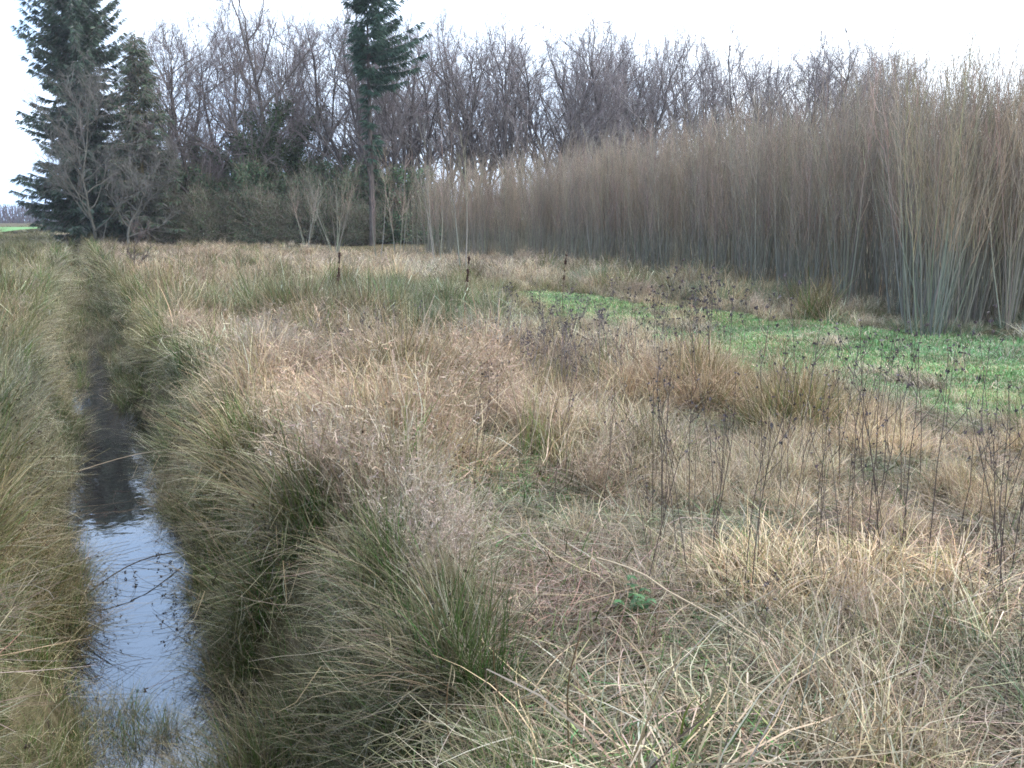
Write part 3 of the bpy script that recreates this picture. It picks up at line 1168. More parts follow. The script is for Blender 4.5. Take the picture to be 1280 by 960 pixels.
def bare_wood():
    protos = []
    for v in range(9):
        tb, cb, _, _ = bare_tree(40 + v, 14.9, .19, wig=.16, limbs=12, spread=.55, low_branch=.24, dark=(.09, .075, .07), ntw=.55)
        protos.append(tree_obj("bare_tree", tb, cb, (0, 0, -50), "x", "tree"))
    lab = "slender dark bare tree in the row behind the willow plot"
    used = set()
    k = 0
    spots = []
    for row, Y0 in enumerate((64, 68, 72, 77)):
        px = 452 + R.random() * 12
        while px < 1150:
            f = (px - 450) / 650
            Y = Y0 + 11 * f + R.normal(0, 1.0)
            spots.append((px, Y))
            px += R.uniform(17, 39) * (1.0 if px < 800 else 1.1)
    for px, Y in spots:
        v = k % 9
        k += 1
        x, y = far(px, Y)
        sc = R.uniform(.99, 1.07) * (1 - .01 * sstep(900, 1100, px))
        s3 = (sc * R.uniform(.9, 1.1), sc * R.uniform(.9, 1.1), sc)
        if v not in used:
            used.add(v)
            o = protos[v]
            o.location = (x, y, 0)
            o.rotation_euler = (0, 0, R.uniform(0, 6.28))
            o.scale = s3
        else:
            o = copy_tree(protos[v], (x, y, 0), R.uniform(0, 6.28), s3)
        if px < 560:
            o["label"], o["group"] = "slender dark bare tree right beside the tall spruce with the bare lower trunk", "bare trees beside the spruce"
        elif px < 900:
            o["label"], o["group"] = lab, "bare trees behind the willow plot"
        else:
            o["label"], o["group"] = "smaller looking bare tree at the far sinking end of the row behind the willows", "bare trees at the far end of the row"
    print("bare trees", k)
    # big spreading bare trees at the left wood
    big = [
        (232, 63, 13.0, .2, 3, "spreading bare tree between the thin brown conifer and the ivy covered tree"),
        (285, 64, 14.0, .2, 12, "wide bare tree with several rising limbs above the dark undergrowth"),
        (335, 63, 14.6, .26, 5, "big bare tree with thick fanning limbs wrapped in ivy"),
        (385, 65, 14.0, .2, 9, "bare tree with ivy clad limbs just left of the tall spruce"),
        (258, 67, 13.5, .17, 21, "slim dark bare tree behind the spreading bare trees"),
        (412, 67, 13.5, .17, 22, "bare tree with pale twigs close beside the spruce trunk"),
        (312, 70, 13.8, .18, 31, "bare tree far back in the wood between ivy covered limbs"),
        (362, 70, 13.8, .18, 33, "tall thin bare tree rising behind the ivy"),
        (205, 69, 13.0, .16, 35, "low bare tree behind the thin brown conifer"),
        (168, 68, 10.5, .14, 36, "bare tree filling the gap between the large spruce and the thin conifer"),
        (436, 66, 13.6, .16, 38, "bare tree whose limbs cross the left side of the layered spruce"),
        (218, 66, 13.2, .15, 39, "narrow bare tree close behind the spreading bare tree"),
        (298, 67, 14.2, .17, 41, "bare tree with steep limbs in the middle of the left wood"),
        (348, 67, 14.4, .17, 43, "bare tree with a steep crown directly behind the thick fanning limbs"),
    ]
    for px, Y, H, tr, sd, lab in big:
        tb, cb, P, L1 = bare_tree(sd, H * 1.1, tr, wig=.14, limbs=14, spread=.72, low_branch=.16, twigc=(.21, .175, .17), dark=(.10, .083, .072), ntw=1.2)
        x, y = far(px, Y)
        o = tree_obj("bare_tree", tb, cb, (x, y, 0), lab, "tree", "bare trees of the left wood")
        if "ivy" in lab and "far back" not in lab and "behind" not in lab and "between" not in lab:
            r = np.random.default_rng(sd + 5)
            mb = MB()
            C = []
            for Q in L1[:7]:
                for t in r.random(int(70)):
                    i = int(t * 4)
                    c = Q[i] + (Q[i + 1] - Q[i]) * (t * 4 - i)
                    if c[2] < 10:
                        C.append(c + r.normal(0, .25, (14, 3)))
            for t in r.random(160):
                i = int(t * 7)
                C.append(P[i] + (P[i + 1] - P[i]) * r.random() + r.normal(0, .3, (16, 3)))
            C = np.concatenate(C)
            mb.quads(C, r.uniform(.04, .08, len(C)), pal([(.045, .075, .028), (.065, .095, .04), (.03, .05, .022)], len(C), r), r, 1.3)
            obj("ivy", mb.mesh("ivy", M_NEEDLE), o)
    # pale lichen grey bare trees in front of the spruce
    for px, Y, H, sd, lab in [
        (112, 55, 10.5, 61, "grey lichen covered bare tree with crooked branches in front of the large spruce"),
        (150, 56, 7.0, 63, "low grey bare tree with hanging twigs between large spruce and thin conifer"),
    ]:
        tb, cb, P, L1 = bare_tree(sd, H, .09, wig=.16, limbs=20, spread=1.1, low_branch=.12, twigc=(.17, .155, .135), dark=(.095, .09, .075), ntw=1.0)
        x, y = far(px, Y)
        tree_obj("bare_tree", tb, cb, (x, y, 0), lab, "tree", "grey bare trees before the spruce")


bare_wood()


# ------------------------------------------------------------------ conifers
def conifer(seed, H, R0, z0, prof, nper=6, step=.42, droop=.35, upt=.4, dens=26, cols=((.028, .055, .03), (.04, .07, .035), (.02, .04, .022)), tr=.2, bark=(.10, .075, .06), wspray=.035, lspray=(.25, .6), side=None, rag=.4, thin=0):
    r = np.random.default_rng(seed)
    tb, cb = MB(), MB()
    m = 16
    t = np.linspace(0, 1, m)
    P = np.stack([np.cumsum(r.normal(0, .025, m)), np.cumsum(r.normal(0, .025, m)), -.2 + t * (H + .2)], -1)
    tb.tubes(P[None], (tr * (1 - .93 * t))[None], np.array(bark)[None, None] * np.ones((1, m, 1)), 8)
    z = z0
    BR, SP, SW, SS, SC = [], [], [], [], []
    while z < H - .2:
        f = z / H
        Lm = R0 * prof(f)
        for i in range(nper):
            az = r.uniform(0, 2 * PI)
            if thin and f < thin and r.random() < .72:
                continue
            L = Lm * r.uniform(1 - rag, 1.2)
            if side is not None:
                L *= side(az, f)
            if L < .15:
                continue
            n = 6
            tt = np.linspace(0, 1, n)
            zz = z + r.normal(0, .3) + L * (.5 * tt * float(sstep(.5, .8, f)) - droop * tt ** 1.2 * (1 - .5 * f) + upt * np.maximum(tt - .5, 0) ** 1.5)
            a = az + r.normal(0, .1) * tt
            cx = np.interp(z, P[:, 2], P[:, 0])
            cy = np.interp(z, P[:, 2], P[:, 1])
            Q = np.stack([cx + np.cos(a) * L * tt, cy + np.sin(a) * L * tt, zz], -1)
            BR.append(Q)
            k = max(4, int(dens * L * .55))
            u = r.uniform(.12, 1.0, k)
            fi = u * (n - 1)
            ii = np.minimum(fi.astype(int), n - 2)
            b = Q[ii] + (Q[ii + 1] - Q[ii]) * (fi - ii)[:, None]
            sd = np.where(r.random(k) < .5, 1, -1)
            ang = az + sd * r.uniform(.25, 1.2, k)
            ll = r.uniform(lspray[0], lspray[1], k) * (1.15 - .6 * u)
            dz = -r.uniform(.1, .8, k)
            d = np.stack([np.cos(ang), np.sin(ang), dz], -1)
            d /= np.linalg.norm(d, axis=1, keepdims=True)
            S = np.stack([b, b + d * ll[:, None] * .5, b + d * ll[:, None] + np.array([[0, 0, -.04]])], 1)
            SP.append(S)
            sv = np.cross(d, r.normal(0, .6, (k, 3)) + np.array([[0, 0, 1.]]))
            SS.append(sv / np.linalg.norm(sv, axis=1, keepdims=True))
        z += step * r.uniform(.7, 1.3)
    BR = np.array(BR)
    cb.tubes(BR, np.array([[.03, .026, .02, .015, .011, .006]]) * (R0 / 3.2), np.array(bark)[None, None] * np.ones((1, 6, 1)), 3)
    SP = np.concatenate(SP)
    SS = np.concatenate(SS)
    n = len(SP)
    # each spray: a rib with ragged needles, as several narrow ribbons
    for j in range(3):
        off = r.normal(0, .045, (n, 1, 3)) * np.array([[[0], [.8], [1.4]]])
        w = wspray * r.uniform(.5, 1.2, (n, 1)) * np.array([[.5, 1.0, .25]])
        s2 = SS + r.normal(0, .5, (n, 3))
        s2 /= np.linalg.norm(s2, axis=1, keepdims=True)
        cb.ribbons(SP + off, w, s2, pal(cols, n, r, .18)[:, None, :])
    return tb, cb


def conifers():
    # the large spruce at the end of the ditch
    def prof(f):
        return float(np.interp(f, [0, .12, .3, .42, .5, .62, .75, .9, 1.0], [.8, 1.0, 1.02, .9, .86, .8, .84, .68, .06]))
    tb, cb = conifer(5, 16.8, 3.35, .3, prof, nper=11, step=.27, droop=.36, upt=.75, dens=60, lspray=(.3, .75), wspray=.03, cols=((.07, .11, .072), (.095, .13, .09), (.055, .085, .06), (.145, .14, .12)), rag=.7)
    x, y = far(100, 60, 8)
    o = tree_obj("spruce", tb, None, (x, y, 0), "largest dark spruce standing alone at the far end of the ditch", "tree")
    obj("crown", cb.mesh("crown", M_NEEDLE), o)
    # thin brown conifer
    tb, cb = conifer(8, 12.2, 2.9, 1.2, lambda f: max(.05, 1.08 * (1 - f) ** .7), nper=10, step=.25, dens=34, droop=.3, rag=.7, cols=((.14, .13, .10), (.19, .165, .14), (.09, .125, .075), (.08, .12, .07)), bark=(.27, .22, .12), tr=.14, wspray=.026, lspray=(.3, .7))
    x, y = far(180, 59)
    o = tree_obj("conifer", tb, None, (x, y, 0), "thin brownish conifer with a pale yellow brown trunk beside the large spruce", "tree")
    obj("crown", cb.mesh("crown", M_NEEDLE), o)

    # tall spruce with a bare lower trunk
    def prof2(f):
        return float(np.interp(f, [0, .30, .46, .54, .62, .7, .85, 1.0], [.15, .2, .3, .55, .95, 1.0, .75, .05]))

    def side(az, f):
        return .75 + .4 * math.cos(az) if f < .8 else .8 + .25 * math.cos(az)
    tb, cb = conifer(11, 16.2, 2.9, 4.6, prof2, nper=8, step=.36, droop=.22, upt=.3, dens=52, lspray=(.3, .75), cols=((.04, .08, .052), (.052, .095, .06), (.03, .058, .04)), tr=.2, side=side, wspray=.03, bark=(.095, .08, .07), rag=.65, thin=.57)
    x, y = far(462, 59)
    o = tree_obj("spruce", tb, None, (x, y, 0), "tall dark green spruce with layered top and bare lower trunk rising behind pale saplings", "tree")
    obj("crown", cb.mesh("crown", M_NEEDLE), o)


conifers()


# ------------------------------------------------------------------ undergrowth of the wood
def dark_shrub(seed, H, W, cols, nleaf=5200, leaf=.06):
    r = np.random.default_rng(seed)
    tb, cb = MB(), MB()
    n = 9
    P, rad = [], []
    tips = []
    for i in range(n):
        az = r.uniform(0, 6.28)
        A = abs(r.normal(.25, .15))
        L = H * r.uniform(.6, .95)
        tt = np.linspace(0, 1, 6)
        bx = r.normal(0, .15 * W, 2)
        Q = np.stack([bx[0] + np.cos(az) * np.sin(A) * L * tt, bx[1] + np.sin(az) * np.sin(A) * L * tt, -.1 + np.cos(A) * L * tt], -1) + np.cumsum(r.normal(0, .05, (6, 3)), 0)
        P.append(Q)
        tips.append(Q)
    tb.tubes(np.array(P), np.array([[.05, .042, .035, .028, .02, .008]]), np.array([.1, .085, .065])[None, None] * np.ones((1, 6, 1)), 5)
    P = np.concatenate(P)
    k = 110
    cen = np.stack([r.normal(0, .42 * W, k), r.normal(0, .42 * W, k), H * (.06 + .86 * r.random(k) ** 1.1)], -1)
    rr = np.hypot(cen[:, 0], cen[:, 1]) / W
    cen = cen[(cen[:, 2] / H) < 1.02 - .55 * rr ** 2]
    C = cen[r.integers(0, len(cen), nleaf)] + r.normal(0, .22, (nleaf, 3)) * np.array([[1, 1, .8]])
    C[:, 2] = np.maximum(C[:, 2], .05)
    cb.quads(C, r.uniform(.6, 1.3, nleaf) * leaf, pal(cols, nleaf, r, .2), r, 1.5)
    # bare twigs poking out of it
    m = 800
    b = C[r.integers(0, nleaf, m)]
    d = b - np.array([[0, 0, H * .3]])
    d = d / np.linalg.norm(d, axis=1, keepdims=True) + r.normal(0, .5, (m, 3)) + np.array([[0, 0, .3]])
    d /= np.linalg.norm(d, axis=1, keepdims=True)
    Q = np.stack([b, b + d * r.uniform(.3, .9, (m, 1))], 1)
    cb.tubes(Q, np.array([[.011, .004]]), pal([(.24, .20, .145), (.18, .15, .11)], m, r)[:, None, :], 3)
    return tb, cb


def undergrowth():
    C1 = [(.08, .135, .068), (.11, .155, .08), (.065, .105, .055), (.13, .14, .085)]
    C2 = [(.13, .13, .085), (.10, .125, .07), (.17, .155, .11), (.08, .115, .055)]
    protos = []
    for v in range(5):
        ev = v < 3
        tb, cb = dark_shrub(300 + v, 4.6 if ev else 3.6, 1.5, C1 if ev else C2, 6000 if ev else 4200, .055 if ev else .04)
        root = bpy.data.objects.new("evergreen_shrub" if ev else "bramble_shrub", None)
        COL.objects.link(root)
        tag(root, "x", "shrub")
        obj("trunk", tb.mesh("trunk", M_BARK), root)
        obj("crown", cb.mesh("crown", M_NEEDLE), root)
        protos.append(root)
    used = set()
    spots = []
    for px in range(128, 520, 15):
        spots.append((px + R.normal(0, 4), 62.5 + R.normal(0, .8), R.integers(0, 3), R.uniform(.85, 1.2)))
    for px in range(118, 470, 19):
        spots.append((px + R.normal(0, 5), 59.8 + R.normal(0, .6), R.integers(3, 5), R.uniform(.65, .95)))
    for px in range(150, 470, 30):
        spots.append((px + R.normal(0, 6), 67 + R.normal(0, .8), R.integers(0, 3), R.uniform(1.2, 1.6)))
    for px in range(500, 1000, 26):
        spots.append((px + R.normal(0, 6), 70 + (px - 500) * .02, R.integers(2, 5), R.uniform(.8, 1.05)))
    for px, Y, v, sc in spots:
        x, y = far(px, Y)
        v = int(v)
        if v not in used:
            used.add(v)
            o = protos[v]
            o.location = (x, y, 0)
            o.scale = (sc, sc, sc)
        else:
            o = copy_tree(protos[v], (x, y, 0), R.uniform(0, 6.28), sc)
        if px > 490:
            o["label"], o["group"] = "dim shrub under the bare trees behind the willow plot", "shrubs behind the willow plot"
        elif v < 3:
            o["label"], o["group"] = ("dark evergreen shrub massed under the bare trees of the wood", "evergreen shrubs of the wood") if Y < 65 else ("taller dark evergreen shrub standing deeper in the wood", "taller evergreen shrubs deeper in the wood")
        else:
            o["label"], o["group"] = "low brownish bramble shrub along the front of the dark wood", "bramble shrubs along the wood"
    for v in range(5):
        if v not in used:
            bpy.data.objects.remove(protos[v])


undergrowth()


# ------------------------------------------------------------------ far field and hedges at the left horizon
def far_land():
    m, nt, N, L = mat("green_field")
    out = N.new("ShaderNodeOutputMaterial")
    p = N.new("ShaderNodeBsdfPrincipled")
    p.inputs["Roughness"].default_value = 1
    tc = N.new("ShaderNodeTexCoord")
    nz = N.new("ShaderNodeTexNoise")
    nz.inputs["Scale"].default_value = .6
    L.new(tc.outputs["Object"], nz.inputs["Vector"])
    cr = N.new("ShaderNodeValToRGB")
    cr.color_ramp.elements[0].color = (.07, .16, .04, 1)
    cr.color_ramp.elements[1].color = (.11, .24, .06, 1)
    L.new(nz.outputs[0], cr.inputs[0])
    L.new(cr.outputs[0], p.inputs["Base Color"])
    L.new(p.outputs[0], out.inputs[0])
    mb = MB()
    # a gently raised meadow
    pts = [(-75, 84, .10), (-46.2, 84, .10), (-48.6, 96, .42), (-80, 96, .42)]
    pts2 = [(-52, 112, .5), (-90, 112, .5)]
    V = np.array(pts + pts2)
    mb.add(V, np.array([.1, .1, .1]), np.array([(0, 1, 2, 3), (3, 2, 4, 5)]))
    tag(obj("meadow", mb.mesh("meadow", m)), kind="structure")
    # far wood as one mass
    r = np.random.default_rng(3)
    mb = MB()
    n = 5200
    x = r.uniform(-250, -40, n)
    y = 250 + r.normal(0, 6, n)
    h = 3.2 + 1.8 * noise(x, y * 0, 9, 4) + r.random(n)
    b = np.stack([x, y, np.full(n, -.2)], -1)
    tip = b + np.stack([r.normal(0, .8, n), r.normal(0, .4, n), h], -1)
    mb.tubes(np.stack([b, (b + tip) / 2 + r.normal(0, .2, (n, 3)), tip], 1), np.array([[.09, .07, .03]]), pal([(.2, .17, .19), (.15, .13, .14)], n, r)[:, None, :], 3)
    me = mb.mesh("far_wood", M_TWIG)
    tag(obj("far_wood", me), kind="stuff")


far_land()


# ------------------------------------------------------------------ dead weeds, docks, single plants
def weed(seed, H, branches, heads, col=(.075, .055, .045), rad=.0035, headsize=.008, headlen=1.6, hollow=.5):
    r = np.random.default_rng(seed)
    sb, hb = MB(), []
    m = 7
    d = np.array([r.normal(0, .1), r.normal(0, .1), 1.])
    P = [np.array([0, 0, -.03])]
    for i in range(m - 1):
        d = d + np.append(r.normal(0, .06, 2), 0)
        P.append(P[-1] + d / np.linalg.norm(d) * H / (m - 1))
    P = np.array(P)
    t = np.linspace(0, 1, m)
    sb.tubes(P[None], (rad * (1 - .65 * t))[None], np.array(col)[None, None] * (1 + .5 * (1 - t))[None, :, None], 5)
    ends = [P[-1]]
    for i in range(branches):
        tt = r.uniform(hollow, .97)
        f = tt * (m - 1)
        k = min(int(f), m - 2)
        b = P[k] + (P[k + 1] - P[k]) * (f - k)
        az = r.uniform(0, 6.28)
        L = H * r.uniform(.1, .3) * (1.3 - tt)
        Q = np.array([b, b + np.array([math.cos(az) * .5, math.sin(az) * .5, .6]) * L, b + np.array([math.cos(az) * .75, math.sin(az) * .75, 1.35]) * L])
        sb.tubes(Q[None], np.array([[rad * .55, rad * .45, rad * .3]]), np.array(col)[None, None] * np.ones((1, 3, 1)), 4)
        ends.append(Q[-1])
        if r.random() < .5:
            ends.append(Q[1])
    if heads:
        for e in ends:
            C = e[None] + r.normal(0, headsize * .8, (heads, 3))
            h = MB()
            hb.append(h)
            h.quads(C, headsize * r.uniform(.6, 1.2, len(C)), pal([(.075, .058, .056), (.105, .08, .08), (.05, .04, .04)], len(C), r), r, headlen)
    return sb, hb


def put_weed(protos, x, y, sc, label, group):
    v = int(R.integers(0, len(protos)))
    return copy_tree(protos[v], (x, y, gz(x, y)), R.uniform(0, 6.28), sc, label, group)


def weeds():
    def proto(name, cat, sb, hb, head):
        root = bpy.data.objects.new(name, None)
        COL.objects.link(root)
        tag(root, "x", cat)
        obj("stem", sb.mesh("stem", M_PLANT, True), root)
        for h in hb:
            obj(head, h.mesh(head, M_PLANT), root)
        return root

    def proto1(name, cat, sb, hb, head):
        for h in hb:
            sb.add(np.concatenate(h.v), np.concatenate(h.c), np.concatenate(h.f4))
        o = obj(name, sb.mesh(name, M_PLANT))
        return tag(o, "x", cat)

    TH = [proto("dead_thistle", "weed", *weed(v, 1.0, 6, 7, headsize=.0085, col=(.085, .065, .058)), "seed_head") for v in range(5)]
    ST = [proto1("dead_stalk", "weed", *weed(30 + v, 1.0, 2, 3, headsize=.007, col=(.075, .055, .045), hollow=.6, rad=.0029), "seed_head") for v in range(6)]
    KN = [proto1("knapweed", "weed", *weed(60 + v, .8, 9, 5, headsize=.0065, col=(.14, .115, .115), rad=.003, hollow=.3), "seed_head") for v in range(5)]

    # dark violet brown patch of weeds in the middle
    for i in range(46):
        px, py = R.normal(705, 50), R.uniform(440, 530)
        x, y = at(px, py, 0)
        put_weed(KN, x, y, R.uniform(.8, 1.25), "dark violet brown dead weed in the thicket patch short of the green track", "dark weeds of the middle patch")
    for i in range(24):
        px, py = R.normal(480, 55), R.uniform(470, 530)
        x, y = at(px, py, 0)
        put_weed(KN, x, y, R.uniform(.7, 1.1), "dark dead weed among the straw below the green rush bed", "dark weeds below the rush bed")
    for i in range(18):
        px, py = R.normal(880, 45), R.uniform(480, 525)
        x, y = at(px, py, 0)
        put_weed(TH, x, y, R.uniform(.85, 1.2), "black headed dead thistle standing up against the green track", "thistles against the green track")
    for i in range(9):
        px, py = R.uniform(930, 1270), R.uniform(540, 590)
        x, y = at(px, py, 0)
        put_weed(TH, x, y, R.uniform(.8, 1.1), "dark thistle at the near edge of the green track", "thistles along the near track edge")
    for i in range(72):
        px, py = R.uniform(800, 1290), R.uniform(600, 790)
        x, y = at(px, py, 0)
        put_weed(ST, x, y, R.uniform(.65, 1.05) * (1.1 if px > 1050 else 1), "thin dark dead stalk standing in the straw field", "dark stalks in the straw field")
    for i in range(16):
        px, py = R.uniform(560, 800), R.uniform(560, 660)
        x, y = at(px, py, 0)
        put_weed(ST, x, y, R.uniform(.6, .9), "thin dark stalk in the pale grass beyond the trodden path", "stalks beyond the trodden path")
    for i in range(10):
        px, py = R.uniform(860, 1280), R.uniform(840, 960)
        x, y = at(px, py, 0)
        put_weed(ST, x, y, R.uniform(.4, .6), "short dark stalk rising from the tumbled grass", "stalks in the tumbled grass")
    # the singled-out ones
    for px, py, sc, P, lab in [
        (913, 905, .62, ST, "crooked black stalk in the tumbled grass, its neighbour leaning against it"),
        (920, 880, .5, TH, "black stalk with a few withered leaves leaning over the tumbled grass"),
        (815, 720, .5, TH, "small blackish thistle head in the straw above the green nettle"),
        (1150, 830, .35, TH, "short withered dark plant sunk in the tumbled grass"),
        (1240, 770, .35, TH, "clotted dark seed head low in the straw field"),
        (1165, 560, .8, ST, "single dark dock spike standing out against the bright green track"),
    ]:
        x, y = at(px, py, 0)
        put_weed(P, x, y, sc, lab, None)
    for p in TH + ST + KN:
        for ch in list(p.children):
            bpy.data.objects.remove(ch)
        bpy.data.objects.remove(p)

    # docks with dark rusty heads
    for px, Y, H, lab in [(420, 14.0, 1.28, "dark rusty dock spike standing over the green rush bed"), (583, 13.6, 1.25, "dark brown dock spike with a knobbed tip in the pale rushes"), (708, 15.5, 1.2, "dark dock spike broken into tufts standing before the track's far end")]:
        x, y = far(px, Y, 1)
        r = np.random.default_rng(int(px))
        sb, hb = MB(), MB()
        t = np.linspace(0, 1, 7)
        Q = np.stack([.06 * np.sin(t * 2 + px), .04 * t, -.05 + H * t], -1)
        sb.tubes(Q[None], (.006 * (1 - .5 * t))[None], np.array([.09, .05, .035])[None, None] * np.ones((1, 7, 1)), 5)
        n = 700
        u = r.random(n)
        u = .66 + .34 * u ** .8
        u = u[(np.sin(u * 31 + px * 3) > -.55)]
        n = len(u)
        if px == 708:
            u = np.where(np.abs(u - .84) < .04, u + .08, u)
        rr = .011 * (1 - .5 * (u - .66) / .34) * (.45 + .8 * (np.sin(u * 47 + px) > -.2))
        C = np.stack([np.interp(u, t, Q[:, 0]), np.interp(u, t, Q[:, 1]), np.interp(u, t, Q[:, 2])], -1) + r.normal(0, 1, (n, 3)) * rr[:, None] * np.array([[1, 1, .7]])
        hb.quads(C, .009, pal([(.07, .032, .022), (.05, .024, .018), (.09, .045, .03)], n, r), r, 1.2)
        root = bpy.data.objects.new("dock_plant", None)
        COL.objects.link(root)
        root.location = (x, y, gz(x, y))
        tag(root, lab, "dock plant")
        obj("stem", sb.mesh("stem", M_PLANT, True), root)
        obj("seed_head", hb.mesh("seed_head", M_PLANT), root)

    # olive stalks at the bottom of the picture
    for px, py, H, rad, tip, lab in [(700, 1010, .55, .0045, .05, "thick olive stalk standing upright in front of the trodden path"), (655, 1000, .5, .0035, -.1, "leaning dark olive stalk beside the thick olive stalk"), (575, 985, .5, .004, -.04, "dark green brown stalk rising out of the bank rushes")]:
        x, y = at(px, py, 0)
        t = np.linspace(0, 1, 8)
        Q = np.stack([tip * t + .012 * np.sin(t * 7), .03 * np.sin(t * 4), -.05 + H * t], -1)
        mb = MB()
        c = np.array([.11, .10, .045])[None] * (1 - t)[:, None] + np.array([.17, .10, .055])[None] * t[:, None]
        mb.tubes(Q[None], (rad * (1 - .6 * t))[None], c[None], 6)
        o = obj("bare_stalk", mb.mesh("bare_stalk", M_PLANT, True), None, (x, y, gz(x, y)))
        tag(o, lab, "stalk")

    # fallen dry stems
    for pts, rad, lab in [
        ([(745, 735), (800, 765), (870, 800), (960, 845)], .005, "long dry bent stem lying across the trodden grass below the nettle"),
        ([(905, 800), (945, 830), (975, 880)], .0035, "short pale dry stem lying in the tumbled grass"),
        ([(500, 795), (545, 790), (600, 800)], .004, "flattened pale stem at the foot of the soft brown mound"),
    ]:
        Q = []
        for i, (px, py) in enumerate(pts):
            x, y = at(px, py, .1)
            Q.append((x, y, gz(x, y) + .14 + .02 * (i % 2)))
        Q = np.array(Q)
        tt = np.linspace(0, 1, 9)
        ts = np.linspace(0, 1, len(Q))
        Q = np.stack([np.interp(tt, ts, Q[:, j]) for j in range(3)], -1)
        Q += np.cumsum(R.normal(0, .004, Q.shape), 0)
        mb = MB()
        c0 = Q[0].copy()
        mb.tubes((Q - c0)[None], (rad * (1 - .4 * tt))[None], np.array([.45, .34, .22])[None, None] * np.ones((1, 9, 1)), 6)
        o = obj("dry_stem", mb.mesh("dry_stem", M_PLANT, True), None, tuple(c0))
        tag(o, lab, "dry stem")
    # stems lying over the ditch
    for (x0, p0), (x1, p1), h, lab in [((95, 590), (265, 560), .2, "pale fallen reed bridging the ditch above the dark reflection"), ((105, 745), (225, 690), .06, "thin dark stem slanting over the bright water")]:
        ax, ay = at(x0, p0, WATER_Z + h)
        bx, by = at(x1, p1, WATER_Z + h)
        tt = np.linspace(0, 1, 8)
        Q = np.stack([(bx - ax) * tt, (by - ay) * tt, .07 * np.sin(tt * PI)], -1)
        mb = MB()
        mb.tubes(Q[None], np.full((1, 8), .0045), np.array([.36, .28, .19] if p0 < 600 else [.12, .09, .07])[None, None] * np.ones((1, 8, 1)), 5)
        o = obj("fallen_reed", mb.mesh("fallen_reed", M_PLANT, True), None, (ax, ay, WATER_Z + h))
        tag(o, lab, "reed")

    # green nettle in the trodden grass
    x, y = at(790, 800, 0)
    r = np.random.default_rng(12)
    root = bpy.data.objects.new("nettle", None)
    COL.objects.link(root)
    root.location = (x, y, gz(x, y))
    tag(root, "small fresh green nettle growing in the trodden grass", "plant")
    for i in range(5):
        sb = MB()
        az = r.uniform(0, 6.28)
        H = r.uniform(.07, .15)
        t = np.linspace(0, 1, 6)
        Q = np.stack([math.cos(az) * .08 * t ** 1.3, math.sin(az) * .08 * t ** 1.3, H * t], -1)
        sb.tubes(Q[None], (.0028 * (1 - .5 * t))[None], np.array([.07, .12, .035])[None, None] * np.ones((1, 6, 1)), 5)
        st = obj("stem", sb.mesh("stem", M_PLANT, True), root)
        lb = MB()
        for k in range(1, 6):
            for q in range(4):
                a = q * PI / 2 + k * PI / 4 + r.normal(0, .2)
                L = .048 * (1.1 - .09 * k)
                tt = np.linspace(0, 1, 5)
                c = Q[k]
                W = np.stack([c[0] + np.cos(a) * L * tt, c[1] + np.sin(a) * L * tt, c[2] + L * (.35 * tt - .7 * tt ** 2)], -1)
                w = L * .3 * np.array([.2, .9, 1, .6, .02])
                lb.ribbons(W[None], w[None], np.array([[-math.sin(a), math.cos(a), 0]]), pal([(.05, .13, .045), (.07, .16, .055)], 1, r)[:, None, :])
        obj("foliage", lb.mesh("foliage", M_PLANT), st)

    # small dark forked shrub in the rough grass
    tb, cb, _, _ = bare_tree(91, 1.7, .022, wig=.1, limbs=4, spread=.9, low_branch=.15, dark=(.09, .07, .06), twigc=(.13, .10, .09), ntw=.25)
    x, y = far(168, 29, 1)
    sh = tree_obj("bare_shrub", tb, cb, (x, y, gz(x, y)), "small dark forked bare shrub in the rough grass right of the ditch", "shrub")


weeds()

def haze():
    m, nt, N, L = mat("damp_air")
    out = N.new("ShaderNodeOutputMaterial")
    v = N.new("ShaderNodeVolumePrincipled")
    v.inputs["Color"].default_value = (.86, .90, 1.0, 1)
    v.inputs["Density"].default_value = .00032
    v.inputs["Anisotropy"].default_value = .2
    L.new(v.outputs[0], out.inputs["Volume"])
    mb = MB()
    a, z0, z1 = 640.0, -3.0, 27.0
    V = np.array([(x, y, z) for z in (z0, z1) for y in (-a, a) for x in (-a, a)])
    f = np.array([(0, 2, 3, 1), (4, 5, 7, 6), (0, 1, 5, 4), (2, 6, 7, 3), (0, 4, 6, 2), (1, 3, 7, 5)])
    mb.add(V, np.array([1., 1, 1]), f)
    tag(obj("haze", mb.mesh("haze", m)), kind="stuff")


haze()

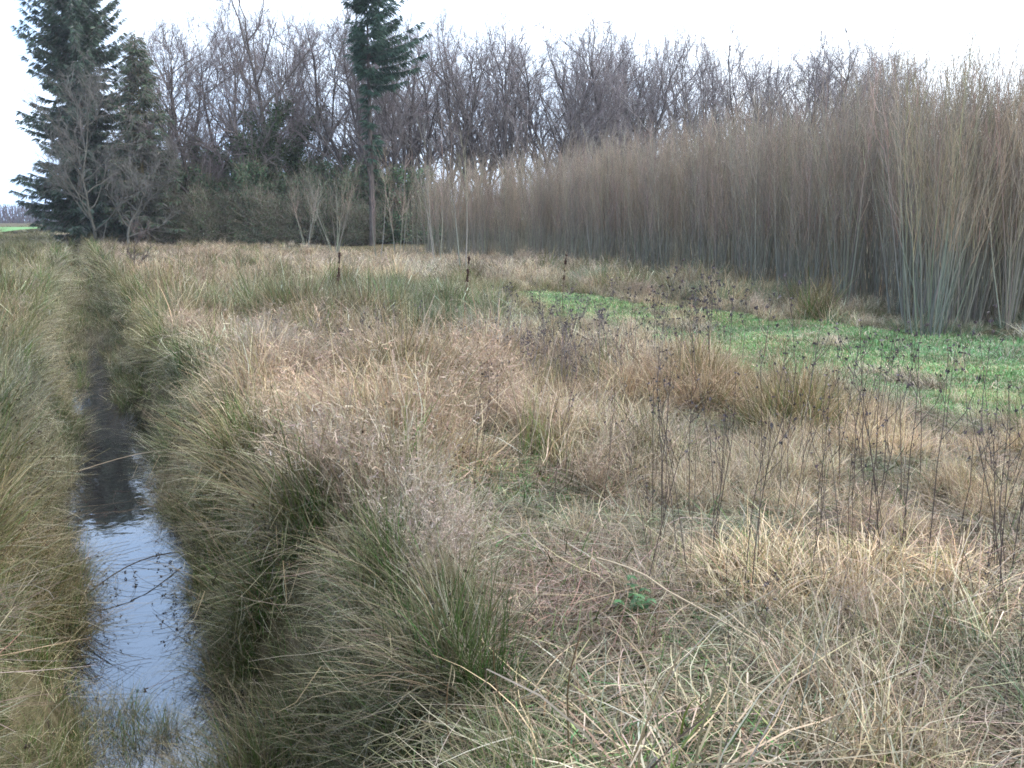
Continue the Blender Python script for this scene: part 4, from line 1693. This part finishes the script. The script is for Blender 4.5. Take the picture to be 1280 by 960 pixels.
# ------------------------------------------------------------------ light: even winter overcast
SUN_EL, SUN_AZ = math.radians(48), math.radians(60)     # azimuth clockwise from +Y
w = bpy.data.worlds.new("World")
scene.world = w
w.use_nodes = True
nt = w.node_tree
N, L = nt.nodes, nt.links
N.clear()
out = N.new("ShaderNodeOutputWorld")
bg = N.new("ShaderNodeBackground")
sky = N.new("ShaderNodeTexSky")
sky.sky_type = "NISHITA"
sky.sun_disc = False
sky.sun_elevation = SUN_EL
sky.sun_rotation = SUN_AZ
sky.air_density = 1.0
sky.dust_density = 2.0
sky.ozone_density = 1.5
bg.inputs[1].default_value = 0.11
tc = N.new("ShaderNodeTexCoord")
nz = N.new("ShaderNodeTexNoise")
nz.inputs["Scale"].default_value = 2.2
nz.inputs["Detail"].default_value = 5
nz.inputs["Roughness"].default_value = .55
mp = N.new("ShaderNodeMapping")
mp.inputs["Scale"].default_value = (1, 1, 2.2)
L.new(tc.outputs["Generated"], mp.inputs[0])
L.new(mp.outputs[0], nz.inputs["Vector"])
cr = N.new("ShaderNodeValToRGB")
cr.color_ramp.elements[0].position = .24
cr.color_ramp.elements[0].color = (4.6, 6.6, 10.0, 1)
cr.color_ramp.elements[1].position = .62
cr.color_ramp.elements[1].color = (12.4, 13.6, 15.2, 1)
sx = N.new("ShaderNodeSeparateXYZ")
L.new(tc.outputs["Generated"], sx.inputs[0])
ma = N.new("ShaderNodeMath")
ma.operation = "MULTIPLY_ADD"
ma.inputs[1].default_value = .5
L.new(sx.outputs["X"], ma.inputs[0])
L.new(nz.outputs[0], ma.inputs[2])
L.new(ma.outputs[0], cr.inputs[0])
mx = N.new("ShaderNodeMix")
mx.data_type = "RGBA"
mx.inputs[0].default_value = .85
L.new(sky.outputs[0], mx.inputs[6])
L.new(cr.outputs[0], mx.inputs[7])
L.new(mx.outputs[2], bg.inputs[0])
L.new(bg.outputs[0], out.inputs[0])

sd = bpy.data.lights.new("sun", "SUN")
sd.energy = 1.5
sd.angle = math.radians(32)
sd.color = (1, .97, .93)
so = bpy.data.objects.new("sun", sd)
dv = Vector((math.sin(SUN_AZ) * math.cos(SUN_EL), math.cos(SUN_AZ) * math.cos(SUN_EL), math.sin(SUN_EL)))
so.rotation_euler = dv.to_track_quat("Z", "Y").to_euler()
COL.objects.link(so)

vs = scene.view_settings
vs.view_transform = "Standard"
vs.look = "None"
vs.exposure = 1.18
vs.gamma = 1
scene.render.engine = "CYCLES"
cy = scene.cycles
cy.max_bounces = 4
cy.diffuse_bounces = 2
cy.glossy_bounces = 2
cy.transmission_bounces = 2
cy.transparent_max_bounces = 4
cy.use_denoising = True
cy.denoiser = "OPENIMAGEDENOISE"
cy.denoising_prefilter = "NONE"
cy.sample_clamp_indirect = 4
cy.filter_width = 1.7
